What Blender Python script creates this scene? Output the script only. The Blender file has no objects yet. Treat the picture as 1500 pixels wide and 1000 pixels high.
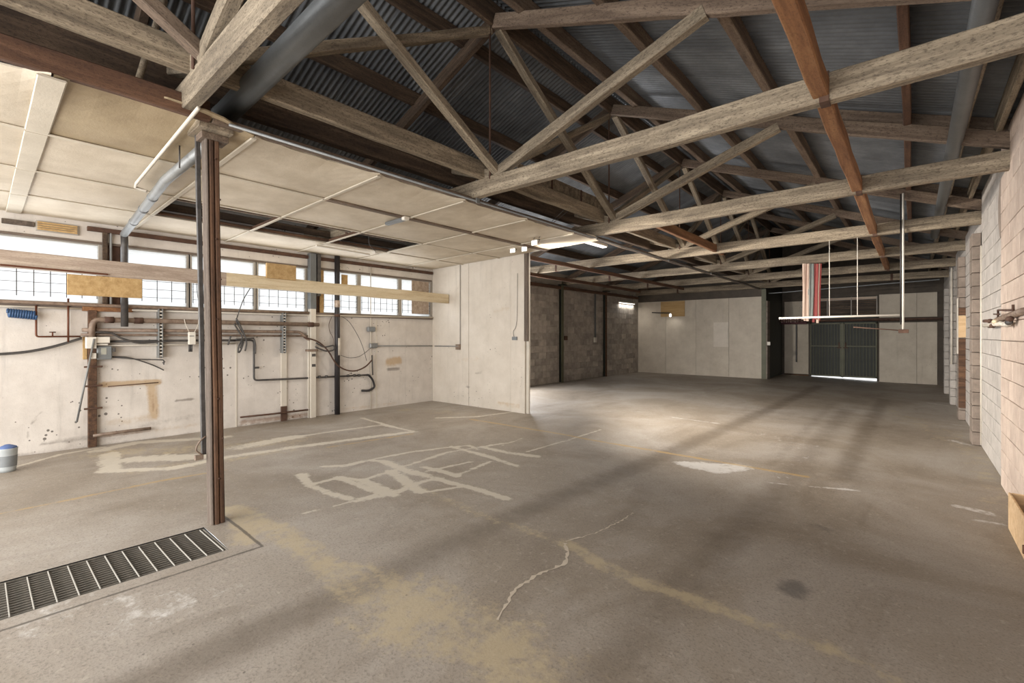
import bpy, math, random
import numpy as np
from mathutils import Vector, Matrix
random.seed(7); np.random.seed(7)
SC = bpy.context.scene; COL = SC.collection
# ---------------------------------------------------------------- camera
F, U0, HV, CZ = 680.0, 750.0, 492.0, 1.65          # focal length in px of a 1500 px frame, horizon row, eye height
TH = math.atan(587/680.0); CT, ST = math.cos(TH), math.sin(TH)
cam = bpy.data.cameras.new('camera'); cam.sensor_width = 36; cam.lens = F/1500*36; cam.shift_y = -8/1500
cam.clip_end = 200; cam.clip_start = .05
co = bpy.data.objects.new('camera', cam); COL.objects.link(co)
co.location = (0, 0, CZ); co.rotation_euler = (math.pi/2, 0, TH); SC.camera = co
# ---------------------------------------------------------------- light
SC.view_settings.view_transform = 'Standard'; SC.view_settings.look = 'None'
SC.view_settings.gamma = 1; SC.view_settings.use_curve_mapping = False
SC.view_settings.exposure = 0.66
w = bpy.data.worlds.new('overcast_sky'); SC.world = w; w.use_nodes = True
bg = w.node_tree.nodes['Background']; bg.inputs[0].default_value = (.93, .96, 1, 1); bg.inputs[1].default_value = 1.15
def area(name, loc, rot, sx, sy, power, col=(1, 1, 1), spread=180):
    l = bpy.data.lights.new(name, 'AREA'); l.shape = 'RECTANGLE'; l.size = sx; l.size_y = sy; l.energy = power; l.color = col
    l.spread = math.radians(spread)
    o = bpy.data.objects.new(name, l); COL.objects.link(o); o.location = loc; o.rotation_euler = rot; return o
R90 = math.pi/2
area('fill_light_front', (-3.8, -3.35, 2.35), (R90, 0, 0), 8.6, 4.3, 500, (1, .985, .965))              # added fill light behind the camera, opening is made up, faces +Y
area('fill_light_partition', (-8.6, 8.8, 1.5), (0, -R90, 0), 2.4, 2.8, 200, (.96, .97, 1))                # added fill for the far hall, no door here, hidden by the partition, faces +X
area('daylight_windows', (-8.38, 2.0, 2.5), (0, -R90, 0), .8, 8.8, 42, (.93, .96, 1))                    # strip window, faces +X
def ray(u, v):
    t = (u-U0)/F; return (-ST+t*CT, CT+t*ST, (HV-v)/F)
def onX(u, v, X):
    r = ray(u, v); s = X/r[0]; return Vector((X, r[1]*s, CZ+r[2]*s))
def onY(u, v, Y):
    r = ray(u, v); s = Y/r[1]; return Vector((r[0]*s, Y, CZ+r[2]*s))
def onZ(u, v, z):
    r = ray(u, v); s = (z-CZ)/r[2]; return Vector((r[0]*s, r[1]*s, z))
def fz(X): return .14*min(1, max(0, -X/4.0))**1.0           # the slab rises a little towards the window side
def onF(u, v):
    z = 0
    for _ in range(12):
        p = onZ(u, v, z); z = fz(p.x)
    return p
def YU(u, X): return onX(u, 400, X).y

# ---------------------------------------------------------------- materials
def srgb(c):
    return tuple((x/255/12.92 if x/255 <= .04045 else ((x/255+.055)/1.055)**2.4) for x in c)+(1,)
class NT:
    def __init__(s, name):
        s.m = bpy.data.materials.new(name); s.m.use_nodes = True; s.t = s.m.node_tree; s.n = s.t.nodes; s.b = s.n['Principled BSDF']
        s.tc = s.n.new('ShaderNodeTexCoord'); s.oi = None
    def link(s, a, b): s.t.links.new(a, b)
    def val(s, x, sock):
        if isinstance(x, (int, float)): sock.default_value = x
        elif isinstance(x, tuple): sock.default_value = x
        else: s.link(x, sock)
    def math(s, op, a, b=0.0, clamp=False):
        n = s.n.new('ShaderNodeMath'); n.operation = op; n.use_clamp = clamp; s.val(a, n.inputs[0]); s.val(b, n.inputs[1]); return n.outputs[0]
    def co(s, scale=(1, 1, 1), rand=False, src='Object'):
        mp = s.n.new('ShaderNodeMapping'); s.link(s.tc.outputs[src], mp.inputs[0]); mp.inputs['Scale'].default_value = scale
        if rand:
            mu = s.n.new('ShaderNodeVectorMath'); mu.operation = 'SCALE'; cb = s.n.new('ShaderNodeCombineXYZ')
            r = s.rand(); [s.link(r, cb.inputs[i]) for i in range(3)]
            s.link(cb.outputs[0], mu.inputs[0]); mu.inputs['Scale'].default_value = 37; s.link(mu.outputs[0], mp.inputs['Location'])
        return mp.outputs[0]
    def rand(s):
        if not s.oi: s.oi = s.n.new('ShaderNodeObjectInfo')
        return s.oi.outputs['Random']
    def noise(s, co, scale, detail=6, rough=.6, dist=0):
        n = s.n.new('ShaderNodeTexNoise'); s.link(co, n.inputs['Vector']); n.inputs['Scale'].default_value = scale
        n.inputs['Detail'].default_value = detail; n.inputs['Roughness'].default_value = rough; n.inputs['Distortion'].default_value = dist
        return n.outputs['Fac']
    def step(s, x, a, b):
        n = s.n.new('ShaderNodeMapRange'); n.interpolation_type = 'SMOOTHSTEP'; s.link(x, n.inputs[0]); n.inputs[1].default_value = a; n.inputs[2].default_value = b
        return n.outputs[0]
    def ramp(s, x, stops):
        n = s.n.new('ShaderNodeValToRGB'); s.link(x, n.inputs[0]); e = n.color_ramp.elements
        e[0].position, e[0].color = stops[0][0], srgb(stops[0][1]); e[1].position, e[1].color = stops[-1][0], srgb(stops[-1][1])
        for p, c in stops[1:-1]:
            k = e.new(p); k.color = srgb(c)
        return n.outputs[0]
    def mix(s, f, a, b, mode='MIX'):
        n = s.n.new('ShaderNodeMix'); n.data_type = 'RGBA'; n.blend_type = mode; s.val(f, n.inputs[0]); s.val(a, n.inputs[6]); s.val(b, n.inputs[7]); return n.outputs[2]
    def attr(s, name):
        n = s.n.new('ShaderNodeAttribute'); n.attribute_name = name; return n.outputs['Fac']
    def bump(s, h, strength=.3, dist=.01):
        n = s.n.new('ShaderNodeBump'); s.link(h, n.inputs['Height']); n.inputs['Strength'].default_value = strength; n.inputs['Distance'].default_value = dist
        s.link(n.outputs[0], s.b.inputs['Normal'])
    def fin(s, col, rough=.8, metal=0.0):
        s.val(col, s.b.inputs['Base Color']); s.val(rough, s.b.inputs['Roughness']); s.b.inputs['Metallic'].default_value = metal; return s.m
M = {}
def wood(name, stops, fleck=.5, dark=(38, 30, 24), scale=5, rough=.85, fleck_scale=48, bright=0.25):
    t = NT(name); g = t.noise(t.co((.25, 3, 3), True), scale, 8, .7, .4)
    c = t.ramp(g, stops)
    f = t.noise(t.co((.7, 1.6, 1.6), True), fleck_scale, 5, .75)
    m = t.math('MULTIPLY', t.step(f, .5, .62), fleck)
    c = t.mix(m, c, srgb(dark))
    big = t.noise(t.co((.4, 1, 1), True), 3, 4, .6)
    c = t.mix(t.math('MULTIPLY', t.step(big, .5, .75), fleck*.7), c, srgb(dark))
    hsv = t.n.new('ShaderNodeHueSaturation'); t.link(c, hsv.inputs['Color'])
    t.link(t.math('ADD', t.math('MULTIPLY', t.rand(), bright), 1-bright/2), hsv.inputs['Value'])
    t.bump(t.math('ADD', g, f), .5, .006)
    M[name] = t.fin(hsv.outputs[0], rough)
wood('weathered_timber', [(.3, (88, 78, 66)), (.5, (134, 121, 102)), (.7, (176, 161, 138))], .6, dark=(66, 55, 45))
wood('dark_timber', [(.3, (48, 37, 29)), (.5, (82, 66, 52)), (.72, (120, 100, 80))], .6)
wood('brown_timber', [(.3, (84, 70, 58)), (.5, (114, 97, 82)), (.72, (144, 126, 108))], .6, dark=(55, 43, 34))
wood('red_timber', [(.3, (66, 46, 34)), (.5, (94, 66, 48)), (.7, (122, 90, 68))], .35, dark=(34, 22, 18))
wood('orange_timber', [(.3, (104, 70, 46)), (.5, (140, 98, 64)), (.7, (166, 124, 84))], .3, dark=(60, 34, 20))
wood('post_brown', [(.3, (58, 42, 31)), (.5, (92, 66, 48)), (.72, (128, 94, 68))], .3, dark=(36, 24, 18))
wood('post_grey', [(.3, (70, 60, 52)), (.5, (98, 86, 76)), (.72, (130, 116, 104))], .3)
wood('pine', [(.3, (196, 174, 138)), (.5, (218, 200, 166)), (.7, (230, 216, 186))], .12, dark=(120, 90, 60), bright=.1)
wood('old_pine', [(.3, (142, 124, 108)), (.5, (176, 158, 142)), (.7, (200, 184, 166))], .2, dark=(90, 74, 62), bright=.1)
wood('plywood', [(.3, (158, 126, 80)), (.5, (182, 150, 102)), (.7, (198, 168, 120))], .12, dark=(110, 80, 44), bright=.15)
wood('crate_wood', [(.3, (186, 152, 112)), (.5, (206, 174, 134)), (.7, (220, 192, 152))], .12, dark=(120, 90, 60), bright=.1)

def paint(name, c1, c2, spots=.0, rough=.7, scale=2.5, drip=0.3, attr=False, bump=.15, objr=0.0, spot_col=(60, 50, 42), metal=0.0):
    t = NT(name); co = t.co((1, 1, 1), objr > 0)
    n = t.noise(co, scale, 8, .65); c = t.ramp(n, [(.3, c1), (.68, c2)])
    if drip:
        d = t.noise(t.co((3, 3, .25)), 2.2, 8, .75); c = t.mix(t.math('MULTIPLY', t.step(d, .52, .8), drip), c, srgb(tuple(x*.62 for x in c1)))
    fine = t.noise(co, 60, 3, .6)
    c = t.mix(t.math('MULTIPLY', t.step(fine, .55, .8), .25), c, srgb(tuple(x*.7 for x in c1)))
    if spots:
        v = t.n.new('ShaderNodeTexVoronoi'); v.inputs['Scale'].default_value = 13; t.link(co, v.inputs['Vector'])
        wnz = t.noise(co, 1.3, 3, .6)
        r = t.math('MULTIPLY', t.math('POWER', t.math('MAXIMUM', t.math('SUBTRACT', wnz, .3), 0.0), 2.0), 1.6*spots)
        k = t.math('LESS_THAN', v.outputs['Distance'], t.math('ADD', r, .0))
        c = t.mix(t.math('MULTIPLY', k, .8), c, srgb(spot_col))
    if attr:
        nn = t.noise(co, 9, 6, .7)
        for a, col in (('tan_stain', (176, 140, 84)), ('dark_stain', (96, 84, 74)), ('rust_stain', (120, 78, 40))):
            m = t.step(t.math('ADD', t.attr(a), t.math('MULTIPLY', t.math('SUBTRACT', nn, .5), .9)), .3, .85)
            c = t.mix(t.math('MULTIPLY', m, .62), c, srgb(col))
    if objr:
        hsv = t.n.new('ShaderNodeHueSaturation'); t.link(c, hsv.inputs['Color'])
        t.link(t.math('ADD', t.math('MULTIPLY', t.rand(), objr), 1-objr/2), hsv.inputs['Value']); c = hsv.outputs[0]
    t.bump(t.math('ADD', n, fine), bump, .01)
    M[name] = t.fin(c, rough, metal)
paint('white_wall', (196, 188, 179), (218, 211, 202), .95, attr=True, drip=.35)
paint('partition_paint', (198, 188, 174), (214, 205, 192), .6, attr=True, drip=.4)
paint('ceiling_board', (186, 172, 150), (212, 200, 180), .15, drip=0, objr=.08, spot_col=(120, 100, 80))
paint('ceiling_board_stained', (150, 132, 104), (176, 158, 128), .2, drip=0, objr=.08)
paint('batten_paint', (186, 176, 158), (206, 196, 178), 0, drip=0)
paint('far_wall_paint', (178, 167, 151), (198, 188, 172), .5, drip=.3, objr=.06)
paint('block_pink', (180, 160, 146), (208, 190, 174), .25, drip=0, objr=.14, bump=.6, scale=5)
paint('block_grey', (158, 151, 144), (186, 179, 171), .25, drip=0, objr=.14, bump=.6, scale=5)
paint('block_dark', (142, 133, 123), (186, 177, 166), .25, drip=0, objr=.38, bump=.6, scale=4)
paint('block_column', (112, 100, 90), (146, 132, 120), .25, drip=0, objr=.2, bump=.6, scale=5)
paint('mortar', (150, 140, 130), (172, 162, 150), 0, drip=0, bump=.5)
paint('mortar_dark', (150, 142, 132), (176, 168, 156), 0, drip=0, bump=.5)
paint('gable_board', (60, 52, 44), (84, 74, 62), 0, drip=.3)
paint('galvanized', (112, 113, 112), (146, 147, 145), 0, drip=0, rough=.45, metal=.3)
paint('duct_grey', (98, 101, 102), (118, 121, 122), .1, drip=0, rough=.45, metal=.2)
paint('rusty_pipe', (100, 80, 66), (146, 128, 112), .3, drip=0, rough=.6, objr=.2, scale=14)
paint('dark_pipe', (52, 50, 50), (84, 80, 76), .2, drip=0, rough=.5, objr=.2, scale=14)
paint('black_pipe', (34, 32, 34), (52, 48, 48), .1, drip=0, rough=.5)
paint('white_metal', (196, 188, 174), (214, 206, 192), .4, drip=0, rough=.55)
paint('grey_box', (112, 116, 117), (134, 137, 138), 0, drip=0, rough=.5)
paint('rust_steel', (62, 42, 34), (96, 70, 54), 0, drip=0, rough=.8, scale=9)
paint('gate_green', (74, 75, 56), (100, 99, 76), 0, drip=0, rough=.55)
paint('gate_panel', (26, 30, 25), (40, 44, 36), 0, drip=0, rough=.6)
paint('frame_grey', (150, 144, 136), (176, 170, 160), 0, drip=0)
paint('sill_brown', (92, 80, 72), (120, 106, 94), 0, drip=0)
paint('grate_steel', (104, 100, 92), (140, 134, 124), 0, drip=0, rough=.45, metal=.4, scale=12)
paint('grate_cross', (150, 146, 138), (180, 176, 166), 0, drip=0, rough=.5)
paint('blue_hose', (34, 62, 98), (48, 84, 124), 0, drip=0, rough=.4)
paint('label_white', (214, 208, 196), (226, 220, 208), 0, drip=0)
paint('red_cloth', (120, 44, 44), (156, 72, 66), 0, drip=0, objr=.3)
paint('pale_cloth', (186, 158, 140), (206, 184, 166), 0, drip=0, objr=.3)
paint('grey_cloth', (100, 104, 100), (134, 136, 130), 0, drip=0, objr=.3)
paint('pink_mark', (236, 196, 196), (244, 214, 210), 0, drip=0)
paint('maroon_board', (70, 34, 38), (92, 46, 50), 0, drip=0)
def simple(name, c, rough=.6, metal=0.0):
    t = NT(name); n = t.noise(t.co(), 12, 4, .6); M[name] = t.fin(t.mix(n, srgb(c), srgb(tuple(x*.8 for x in c))), rough, metal)
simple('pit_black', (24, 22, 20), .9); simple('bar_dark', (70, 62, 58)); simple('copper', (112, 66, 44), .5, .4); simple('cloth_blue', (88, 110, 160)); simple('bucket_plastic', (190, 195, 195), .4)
simple('cover_patch', (186, 186, 172))
t = NT('louvre_glass'); tr = t.n.new('ShaderNodeBsdfTranslucent'); tr.inputs[0].default_value = (.9, .91, .9, 1); mx = t.n.new('ShaderNodeMixShader')
t.b.inputs['Base Color'].default_value = (.8, .82, .82, 1); t.b.inputs['Roughness'].default_value = .35
tp = t.n.new('ShaderNodeBsdfTransparent'); mx2 = t.n.new('ShaderNodeMixShader'); mx2.inputs[0].default_value = .35
mx.inputs[0].default_value = .75; t.link(t.b.outputs[0], mx.inputs[1]); t.link(tr.outputs[0], mx.inputs[2])
t.link(mx.outputs[0], mx2.inputs[1]); t.link(tp.outputs[0], mx2.inputs[2]); t.link(mx2.outputs[0], t.n['Material Output'].inputs[0]); M['louvre_glass'] = t.m
t = NT('lamp_glow'); t.b.inputs['Emission Color'].default_value = (1, .95, .88, 1); t.b.inputs['Emission Strength'].default_value = 1.4; M['lamp_glow'] = t.m
# corrugated iron
t = NT('corrugated_iron'); co_ = t.co((1, 1, 1), True); n = t.noise(co_, 1.2, 8, .7); c = t.ramp(n, [(.28, (80, 83, 85)), (.5, (104, 107, 110)), (.72, (132, 135, 137))])
n2 = t.noise(t.co((.35, 5, 1), True), 5, 5, .7); c = t.mix(t.math('MULTIPLY', t.step(n2, .55, .8), .45), c, srgb((66, 54, 46)))
hsv = t.n.new('ShaderNodeHueSaturation'); t.link(c, hsv.inputs['Color']); t.link(t.math('ADD', t.math('MULTIPLY', t.rand(), .3), .85), hsv.inputs['Value'])
M['corrugated_iron'] = t.fin(hsv.outputs[0], .55, .25)
# concrete floor
t = NT('concrete_slab'); o = t.co()
n1 = t.noise(o, .55, 8, .62, .6); c = t.ramp(n1, [(.28, (124, 112, 98)), (.45, (142, 131, 117)), (.58, (156, 147, 136)), (.75, (172, 165, 156))])
n3 = t.noise(t.co((1.6, .45, 1)), 1.3, 7, .7, .8); c = t.mix(t.math('MULTIPLY', t.step(n3, .48, .78), .45), c, srgb((104, 92, 78)))
n2 = t.noise(o, 70, 6, .75); c = t.mix(t.math('MULTIPLY', t.step(n2, .48, .66), .5), c, srgb((82, 74, 66)))
n5 = t.noise(o, 22, 4, .7); c = t.mix(t.math('MULTIPLY', t.step(n5, .56, .7), .45), c, srgb((178, 168, 154)))
nn = t.noise(o, 14, 7, .78); nb = t.noise(o, 4, 6, .7)
def layer(c, a, col, amt, lo=.3, hi=.75, nz=1.0):
    m = t.step(t.math('ADD', t.attr(a), t.math('MULTIPLY', t.math('SUBTRACT', t.math('MULTIPLY', t.math('ADD', nn, nb), .5), .5), nz*2.4)), lo, hi)
    m = t.math('MULTIPLY', t.math('MULTIPLY', m, t.step(t.attr(a), .02, .18)), amt)
    return t.mix(m, c, srgb(col))
c = layer(c, 'tyre', (88, 76, 62), .62, .1, 1.05, .5)
c = layer(c, 'tan', (180, 164, 132), .65, .34, 1.0, 1.7)
c = layer(c, 'pale', (204, 196, 180), .72, .4, .85, 1.5)
c = layer(c, 'white', (214, 211, 206), .68, .38, .95, 1.6)
c = layer(c, 'yellow', (176, 146, 90), .65, .2, .8, 1.2)
c = layer(c, 'oil', (66, 64, 64), .6, .3, .9, .8)
c = layer(c, 'joint', (66, 58, 50), .8, .4, .6, .3)
sp = t.n.new('ShaderNodeTexVoronoi'); sp.inputs['Scale'].default_value = 9; t.link(o, sp.inputs['Vector'])
c = t.mix(t.math('MULTIPLY', t.math('LESS_THAN', sp.outputs['Distance'], t.math('MULTIPLY', t.math('SUBTRACT', n1, .35), .22)), .55), c, srgb((60, 54, 48)))
t.bump(t.math('ADD', n2, t.math('MULTIPLY', nn, .7)), .28, .006)
M['concrete_slab'] = t.fin(c, t.math('ADD', t.math('MULTIPLY', nb, .35), .38))

# ---------------------------------------------------------------- builders
WM = {}
def put(o, mw, parent=None):
    COL.objects.link(o)
    if parent is not None:
        o.parent = parent; o.matrix_basis = WM[parent.name].inverted() @ mw
    else: o.matrix_basis = mw
    WM[o.name] = mw.copy(); return o
def mesh(name, vs, fs, mat, smooth=False):
    me = bpy.data.meshes.new(name); me.from_pydata([tuple(v) for v in vs], [], fs); me.update()
    if mat: me.materials.append(M[mat])
    if smooth: me.polygons.foreach_set('use_smooth', [True]*len(me.polygons))
    return me
def T(x, y, z): return Matrix.Translation((x, y, z))
def root(name, loc, label, cat, group=None):
    o = bpy.data.objects.new(name, None); put(o, T(*loc)); tag(o, label, cat, group); return o
def tag(o, label, cat, group=None):
    o['label'] = label; o['category'] = cat
    if group: o['group'] = group
    return o
def struct(o): o['kind'] = 'structure'; return o
BF = [(0, 3, 2, 1), (4, 5, 6, 7), (0, 1, 5, 4), (1, 2, 6, 5), (2, 3, 7, 6), (3, 0, 4, 7)]
def boxv(a, b):
    (x0, y0, z0), (x1, y1, z1) = a, b
    return [(x0, y0, z0), (x1, y0, z0), (x1, y1, z0), (x0, y1, z0), (x0, y0, z1), (x1, y0, z1), (x1, y1, z1), (x0, y1, z1)]
def cbox(h, c):
    """box of half sizes h with chamfered edges, centred"""
    vs = []; idx = {}
    for sx in (-1, 1):
        for sy in (-1, 1):
            for sz in (-1, 1):
                for ax in range(3):
                    p = [sx*(h[0]-c), sy*(h[1]-c), sz*(h[2]-c)]; s = (sx, sy, sz); p[ax] = s[ax]*h[ax]
                    idx[(sx, sy, sz, ax)] = len(vs); vs.append(tuple(p))
    fs = []
    for ax in range(3):
        o1, o2 = [(1, 2), (2, 0), (0, 1)][ax]
        for s in (-1, 1):
            q = []
            for a, b in ((-1, -1), (1, -1), (1, 1), (-1, 1)):
                k = [0, 0, 0]; k[ax] = s; k[o1] = a; k[o2] = b; q.append(idx[(*k, ax)])
            fs.append(q if s > 0 else q[::-1])
        for a in (-1, 1):
            for b in (-1, 1):
                k0 = [0, 0, 0]; k0[o1] = a; k0[o2] = b; k1 = list(k0); k0[ax] = -1; k1[ax] = 1
                q = [idx[(*k0, o1)], idx[(*k1, o1)], idx[(*k1, o2)], idx[(*k0, o2)]]
                fs.append(q if a*b > 0 else q[::-1])
    for sx in (-1, 1):
        for sy in (-1, 1):
            for sz in (-1, 1):
                q = [idx[(sx, sy, sz, i)] for i in range(3)]; fs.append(q if sx*sy*sz > 0 else q[::-1])
    return vs, fs
def box(name, a, b, mat, parent=None, c=.004):
    a = Vector(a); b = Vector(b); lo = Vector(map(min, a, b)); hi = Vector(map(max, a, b)); h = (hi-lo)/2; ce = (hi+lo)/2
    c = min(c, min(h)*.45); vs, fs = cbox(h, c)
    base = Vector((ce.x, ce.y, lo.z)); vs = [(x, y, z+h.z) for x, y, z in vs]
    o = bpy.data.objects.new(name, mesh(name, vs, fs, mat)); return put(o, T(*base), parent)
def frame(p, q, up=(0, 0, 1)):
    p = Vector(p); q = Vector(q); x = (q-p).normalized(); u = Vector(up)
    if abs(x.dot(u)) > .98: u = Vector((0, 1, 0))
    y = u.cross(x).normalized(); z = x.cross(y)
    return Matrix(((x.x, y.x, z.x, p.x), (x.y, y.y, z.y, p.y), (x.z, y.z, z.z, p.z), (0, 0, 0, 1)))
def beam(name, p, q, wd, ht, mat, parent=None, up=(0, 0, 1), wob=.006):
    """timber from p to q (centre of the lower face), wd wide, ht tall, slightly uneven"""
    L = (Vector(q)-Vector(p)).length; n = max(1, int(L/.5)); vs = []; c = min(.008, wd*.2)
    prof = [(-wd/2+c, 0), (wd/2-c, 0), (wd/2, c), (wd/2, ht-c), (wd/2-c, ht), (-wd/2+c, ht), (-wd/2, ht-c), (-wd/2, c)]
    rr = random.Random(hash((round(p[0], 2), round(p[1], 2), round(q[2], 2), name)) & 0xffff) if False else random.Random(int(1000*(abs(p[0])+abs(p[1])*3+abs(q[2])*7)))
    for i in range(n+1):
        dy, dz = (rr.uniform(-wob, wob), rr.uniform(-wob, wob)) if 0 < i < n else (0, 0)
        vs += [(L*i/n, y+dy, z+dz) for y, z in prof]
    fs = [tuple(range(7, -1, -1)), tuple(n*8+k for k in range(8))]
    for i in range(n):
        for k in range(8):
            a, b = i*8+k, i*8+(k+1) % 8; fs.append((a, b, b+8, a+8))
    o = bpy.data.objects.new(name, mesh(name, vs, fs, mat)); return put(o, frame(p, q, up), parent)
def smoothpts(pts, sub=6):
    P = [Vector(p) for p in pts]; out = []
    for i in range(len(P)-1):
        a = P[max(i-1, 0)]; b = P[i]; c = P[i+1]; d = P[min(i+2, len(P)-1)]
        for k in range(sub):
            s = k/sub; out.append(.5*((2*b)+(c-a)*s+(2*a-5*b+4*c-d)*s*s+(3*b-a-3*c+d)*s**3))
    return out+[P[-1]]
def elbow(pts, r):
    P = [Vector(p) for p in pts]; out = [P[0]]
    for i in range(1, len(P)-1):
        a = (P[i-1]-P[i]); b = (P[i+1]-P[i]); ra = min(r, a.length*.45); rb = min(r, b.length*.45)
        s = P[i]+a.normalized()*ra; e = P[i]+b.normalized()*rb
        for k in range(5):
            q = k/4; out.append(s*(1-q)**2+P[i]*2*q*(1-q)+e*q*q)
    return out+[P[-1]]
def tubev(P, r, n=8, vs=None, fs=None, cap=True):
    vs = [] if vs is None else vs; fs = [] if fs is None else fs; P = [Vector(p) for p in P]; b0 = len(vs); nrm = None
    for i, p in enumerate(P):
        d = (P[min(i+1, len(P)-1)]-P[max(i-1, 0)]).normalized()
        if nrm is None: nrm = d.orthogonal().normalized()
        nrm = (nrm-d*nrm.dot(d)).normalized(); bn = d.cross(nrm); rr = r[i] if isinstance(r, (list, tuple)) else r
        vs += [p+(nrm*math.cos(2*math.pi*k/n)+bn*math.sin(2*math.pi*k/n))*rr for k in range(n)]
    for i in range(len(P)-1):
        for k in range(n):
            a = b0+i*n+k; b = b0+i*n+(k+1) % n; fs.append((a, b, b+n, a+n))
    if cap: fs.append(tuple(b0+k for k in range(n-1, -1, -1))); fs.append(tuple(b0+(len(P)-1)*n+k for k in range(n)))
    return vs, fs
def tube(name, pts, r, mat, parent=None, n=10, bend=0, smooth=0):
    P = [Vector(p) for p in pts]
    if bend: P = elbow(P, bend)
    if smooth: P = smoothpts(P, smooth)
    o0 = Vector(P[0]) if parent is None else Vector(P[0])
    vs, fs = tubev([p-o0 for p in P], r, n)
    o = bpy.data.objects.new(name, mesh(name, vs, fs, mat, True)); return put(o, T(*o0), parent)
def chain(X, px): return [onX(u, v, X) for u, v in px]

# ---------------------------------------------------------------- painted marks on grids (stains and paint that stay put)
def segdist(P, a, b):
    ab = b-a; L = max(float(ab@ab), 1e-9); tt = np.clip(((P-a)@ab)/L, 0, 1); return np.linalg.norm(P-(a+tt[:, None]*ab), axis=1)
def stroke(val, P, line, wd, amp=1.0, soft=.5):
    line = [np.array(l, float) for l in line]; d = np.full(len(P), 1e9)
    if len(line) == 1: d = np.linalg.norm(P-line[0], axis=1)
    for a, b in zip(line, line[1:]): d = np.minimum(d, segdist(P, a, b))
    h = wd/2; x = np.clip((h*(1+soft)-d)/(2*h*soft+1e-6), 0, 1); np.maximum(val, amp*x*x*(3-2*x), out=val)
def put_attr(me, name, val):
    a = me.attributes.new(name, 'FLOAT', 'POINT'); a.data.foreach_set('value', val.astype(np.float32))

# ================================================================ FLOOR
GX0, GX1, GY0, GY1 = -4.24, -3.69, -1.2, 1.185        # drain opening
xs = sorted(set([round(x, 4) for x in list(np.arange(-8.9, .95, .036))+[GX0, GX1, .95]]))
ys = [round(y, 4) for y in list(np.arange(-3.6, -.3, .3))+list(np.arange(-.3, 9, .034))+list(np.arange(9, 21.3, .09))]+[GY0, GY1]
ys = sorted(set(ys)); nx, ny = len(xs), len(ys)
X, Y = np.meshgrid(np.array(xs), np.array(ys)); P = np.stack([X.ravel(), Y.ravel()], 1)
Z = .14*np.clip(-P[:, 0]/4, 0, 1)
ii, jj = np.meshgrid(np.arange(nx-1), np.arange(ny-1)); ii = ii.ravel(); jj = jj.ravel()
cx = (np.array(xs)[ii]+np.array(xs)[ii+1])/2; cy = (np.array(ys)[jj]+np.array(ys)[jj+1])/2
keep = ~((cx > GX0) & (cx < GX1) & (cy > GY0) & (cy < GY1)); ii = ii[keep]; jj = jj[keep]
a = jj*nx+ii; fc = np.stack([a, a+1, a+1+nx, a+nx], 1)
me = bpy.data.meshes.new('floor'); me.from_pydata(np.column_stack([P, Z]).tolist(), [], fc.tolist()); me.materials.append(M['concrete_slab'])
me.polygons.foreach_set('use_smooth', [True]*len(me.polygons))
def fl(px): return [onF(u, v)[:2] for u, v in px]
V = {k: np.zeros(len(P)) for k in ('pale', 'tan', 'white', 'yellow', 'tyre', 'oil', 'joint')}
for px, wd in [([(441, 695), (450, 708), (480, 722), (521, 733)], .11), ([(451, 711), (497, 699), (530, 703)], .08), ([(497, 699), (530, 712), (558, 722)], .12),
        ([(530, 703), (577, 724)], .13), ([(530, 703), (572, 690)], .08), ([(572, 690), (614, 719)], .13), ([(521, 733), (577, 722), (620, 705), (640, 700)], .09),
        ([(474, 683), (505, 682), (539, 674), (560, 675)], .1), ([(560, 675), (600, 690), (642, 702)], .13), ([(642, 702), (690, 714), (742, 730)], .1),
        ([(549, 672), (600, 662), (656, 655), (686, 652), (700, 658)], .07), ([(661, 654), (700, 664), (756, 682)], .09), ([(595, 682), (656, 662), (738, 649)], .06),
        ([(622, 684), (670, 697)], .09), ([(670, 696), (717, 676)], .06), ([(707, 655), (745, 663), (785, 668)], .12), ([(773, 661), (830, 645), (880, 629)], .045),
        ([(735, 652), (765, 642)], .035), ([(640, 700), (680, 712), (614, 722)], .05), ([(553, 723), (500, 738), (446, 752)], .035), ([(625, 690), (690, 676)], .05),
        ([(145, 660), (200, 648), (330, 640)], .22), ([(430, 640), (500, 630), (560, 622), (590, 628)], .1), ([(350, 655), (430, 640)], .28),
        ([(530, 612), (580, 626), (606, 632)], .08), ([(606, 632), (520, 643), (430, 655), (340, 668)], .16), ([(150, 690), (250, 686), (340, 668)], .16),
        ([(160, 665), (160, 690)], .2), ([(200, 672), (300, 668)], .35), ([(640, 612), (700, 610), (760, 602)], .1), ([(0, 690), (90, 665), (150, 655)], .08)]:
    stroke(V['pale'], P, fl(px), wd*1.05, 1.0, .8)
for px, wd, am in [([(340, 745), (413, 781), (483, 830), (530, 850)], .26, .85), ([(500, 840), (516, 846)], .3, .6), ([(540, 860), (600, 900), (700, 930), (780, 1000)], .6, .75), ([(620, 880), (740, 950)], .35, .85),
        ([(829, 795), (880, 825), (950, 857), (1050, 890)], .16, .85), ([(1050, 890), (1160, 930), (1270, 972), (1330, 1010)], .13, .7), ([(829, 795), (720, 760), (640, 725), (600, 710)], .14, .6),
        ([(350, 748), (365, 790)], .2, .9), ([(150, 664), (330, 655), (420, 645)], .6, .65), ([(200, 690), (420, 660)], .3, .6), ([(600, 600), (720, 610)], .5, .45),
        ([(1380, 640), (1440, 670), (1500, 760)], .5, .45), ([(1300, 600), (1400, 640)], .6, .4)]:
    stroke(V['tan'], P, fl(px), wd, am, .8)
r_ = fl([(516, 846)])[0]; d_ = np.abs(np.linalg.norm(P-np.array(r_), axis=1)-.15); V['tan'] = np.maximum(V['tan'], np.clip(1-d_/.05, 0, 1))
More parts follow.
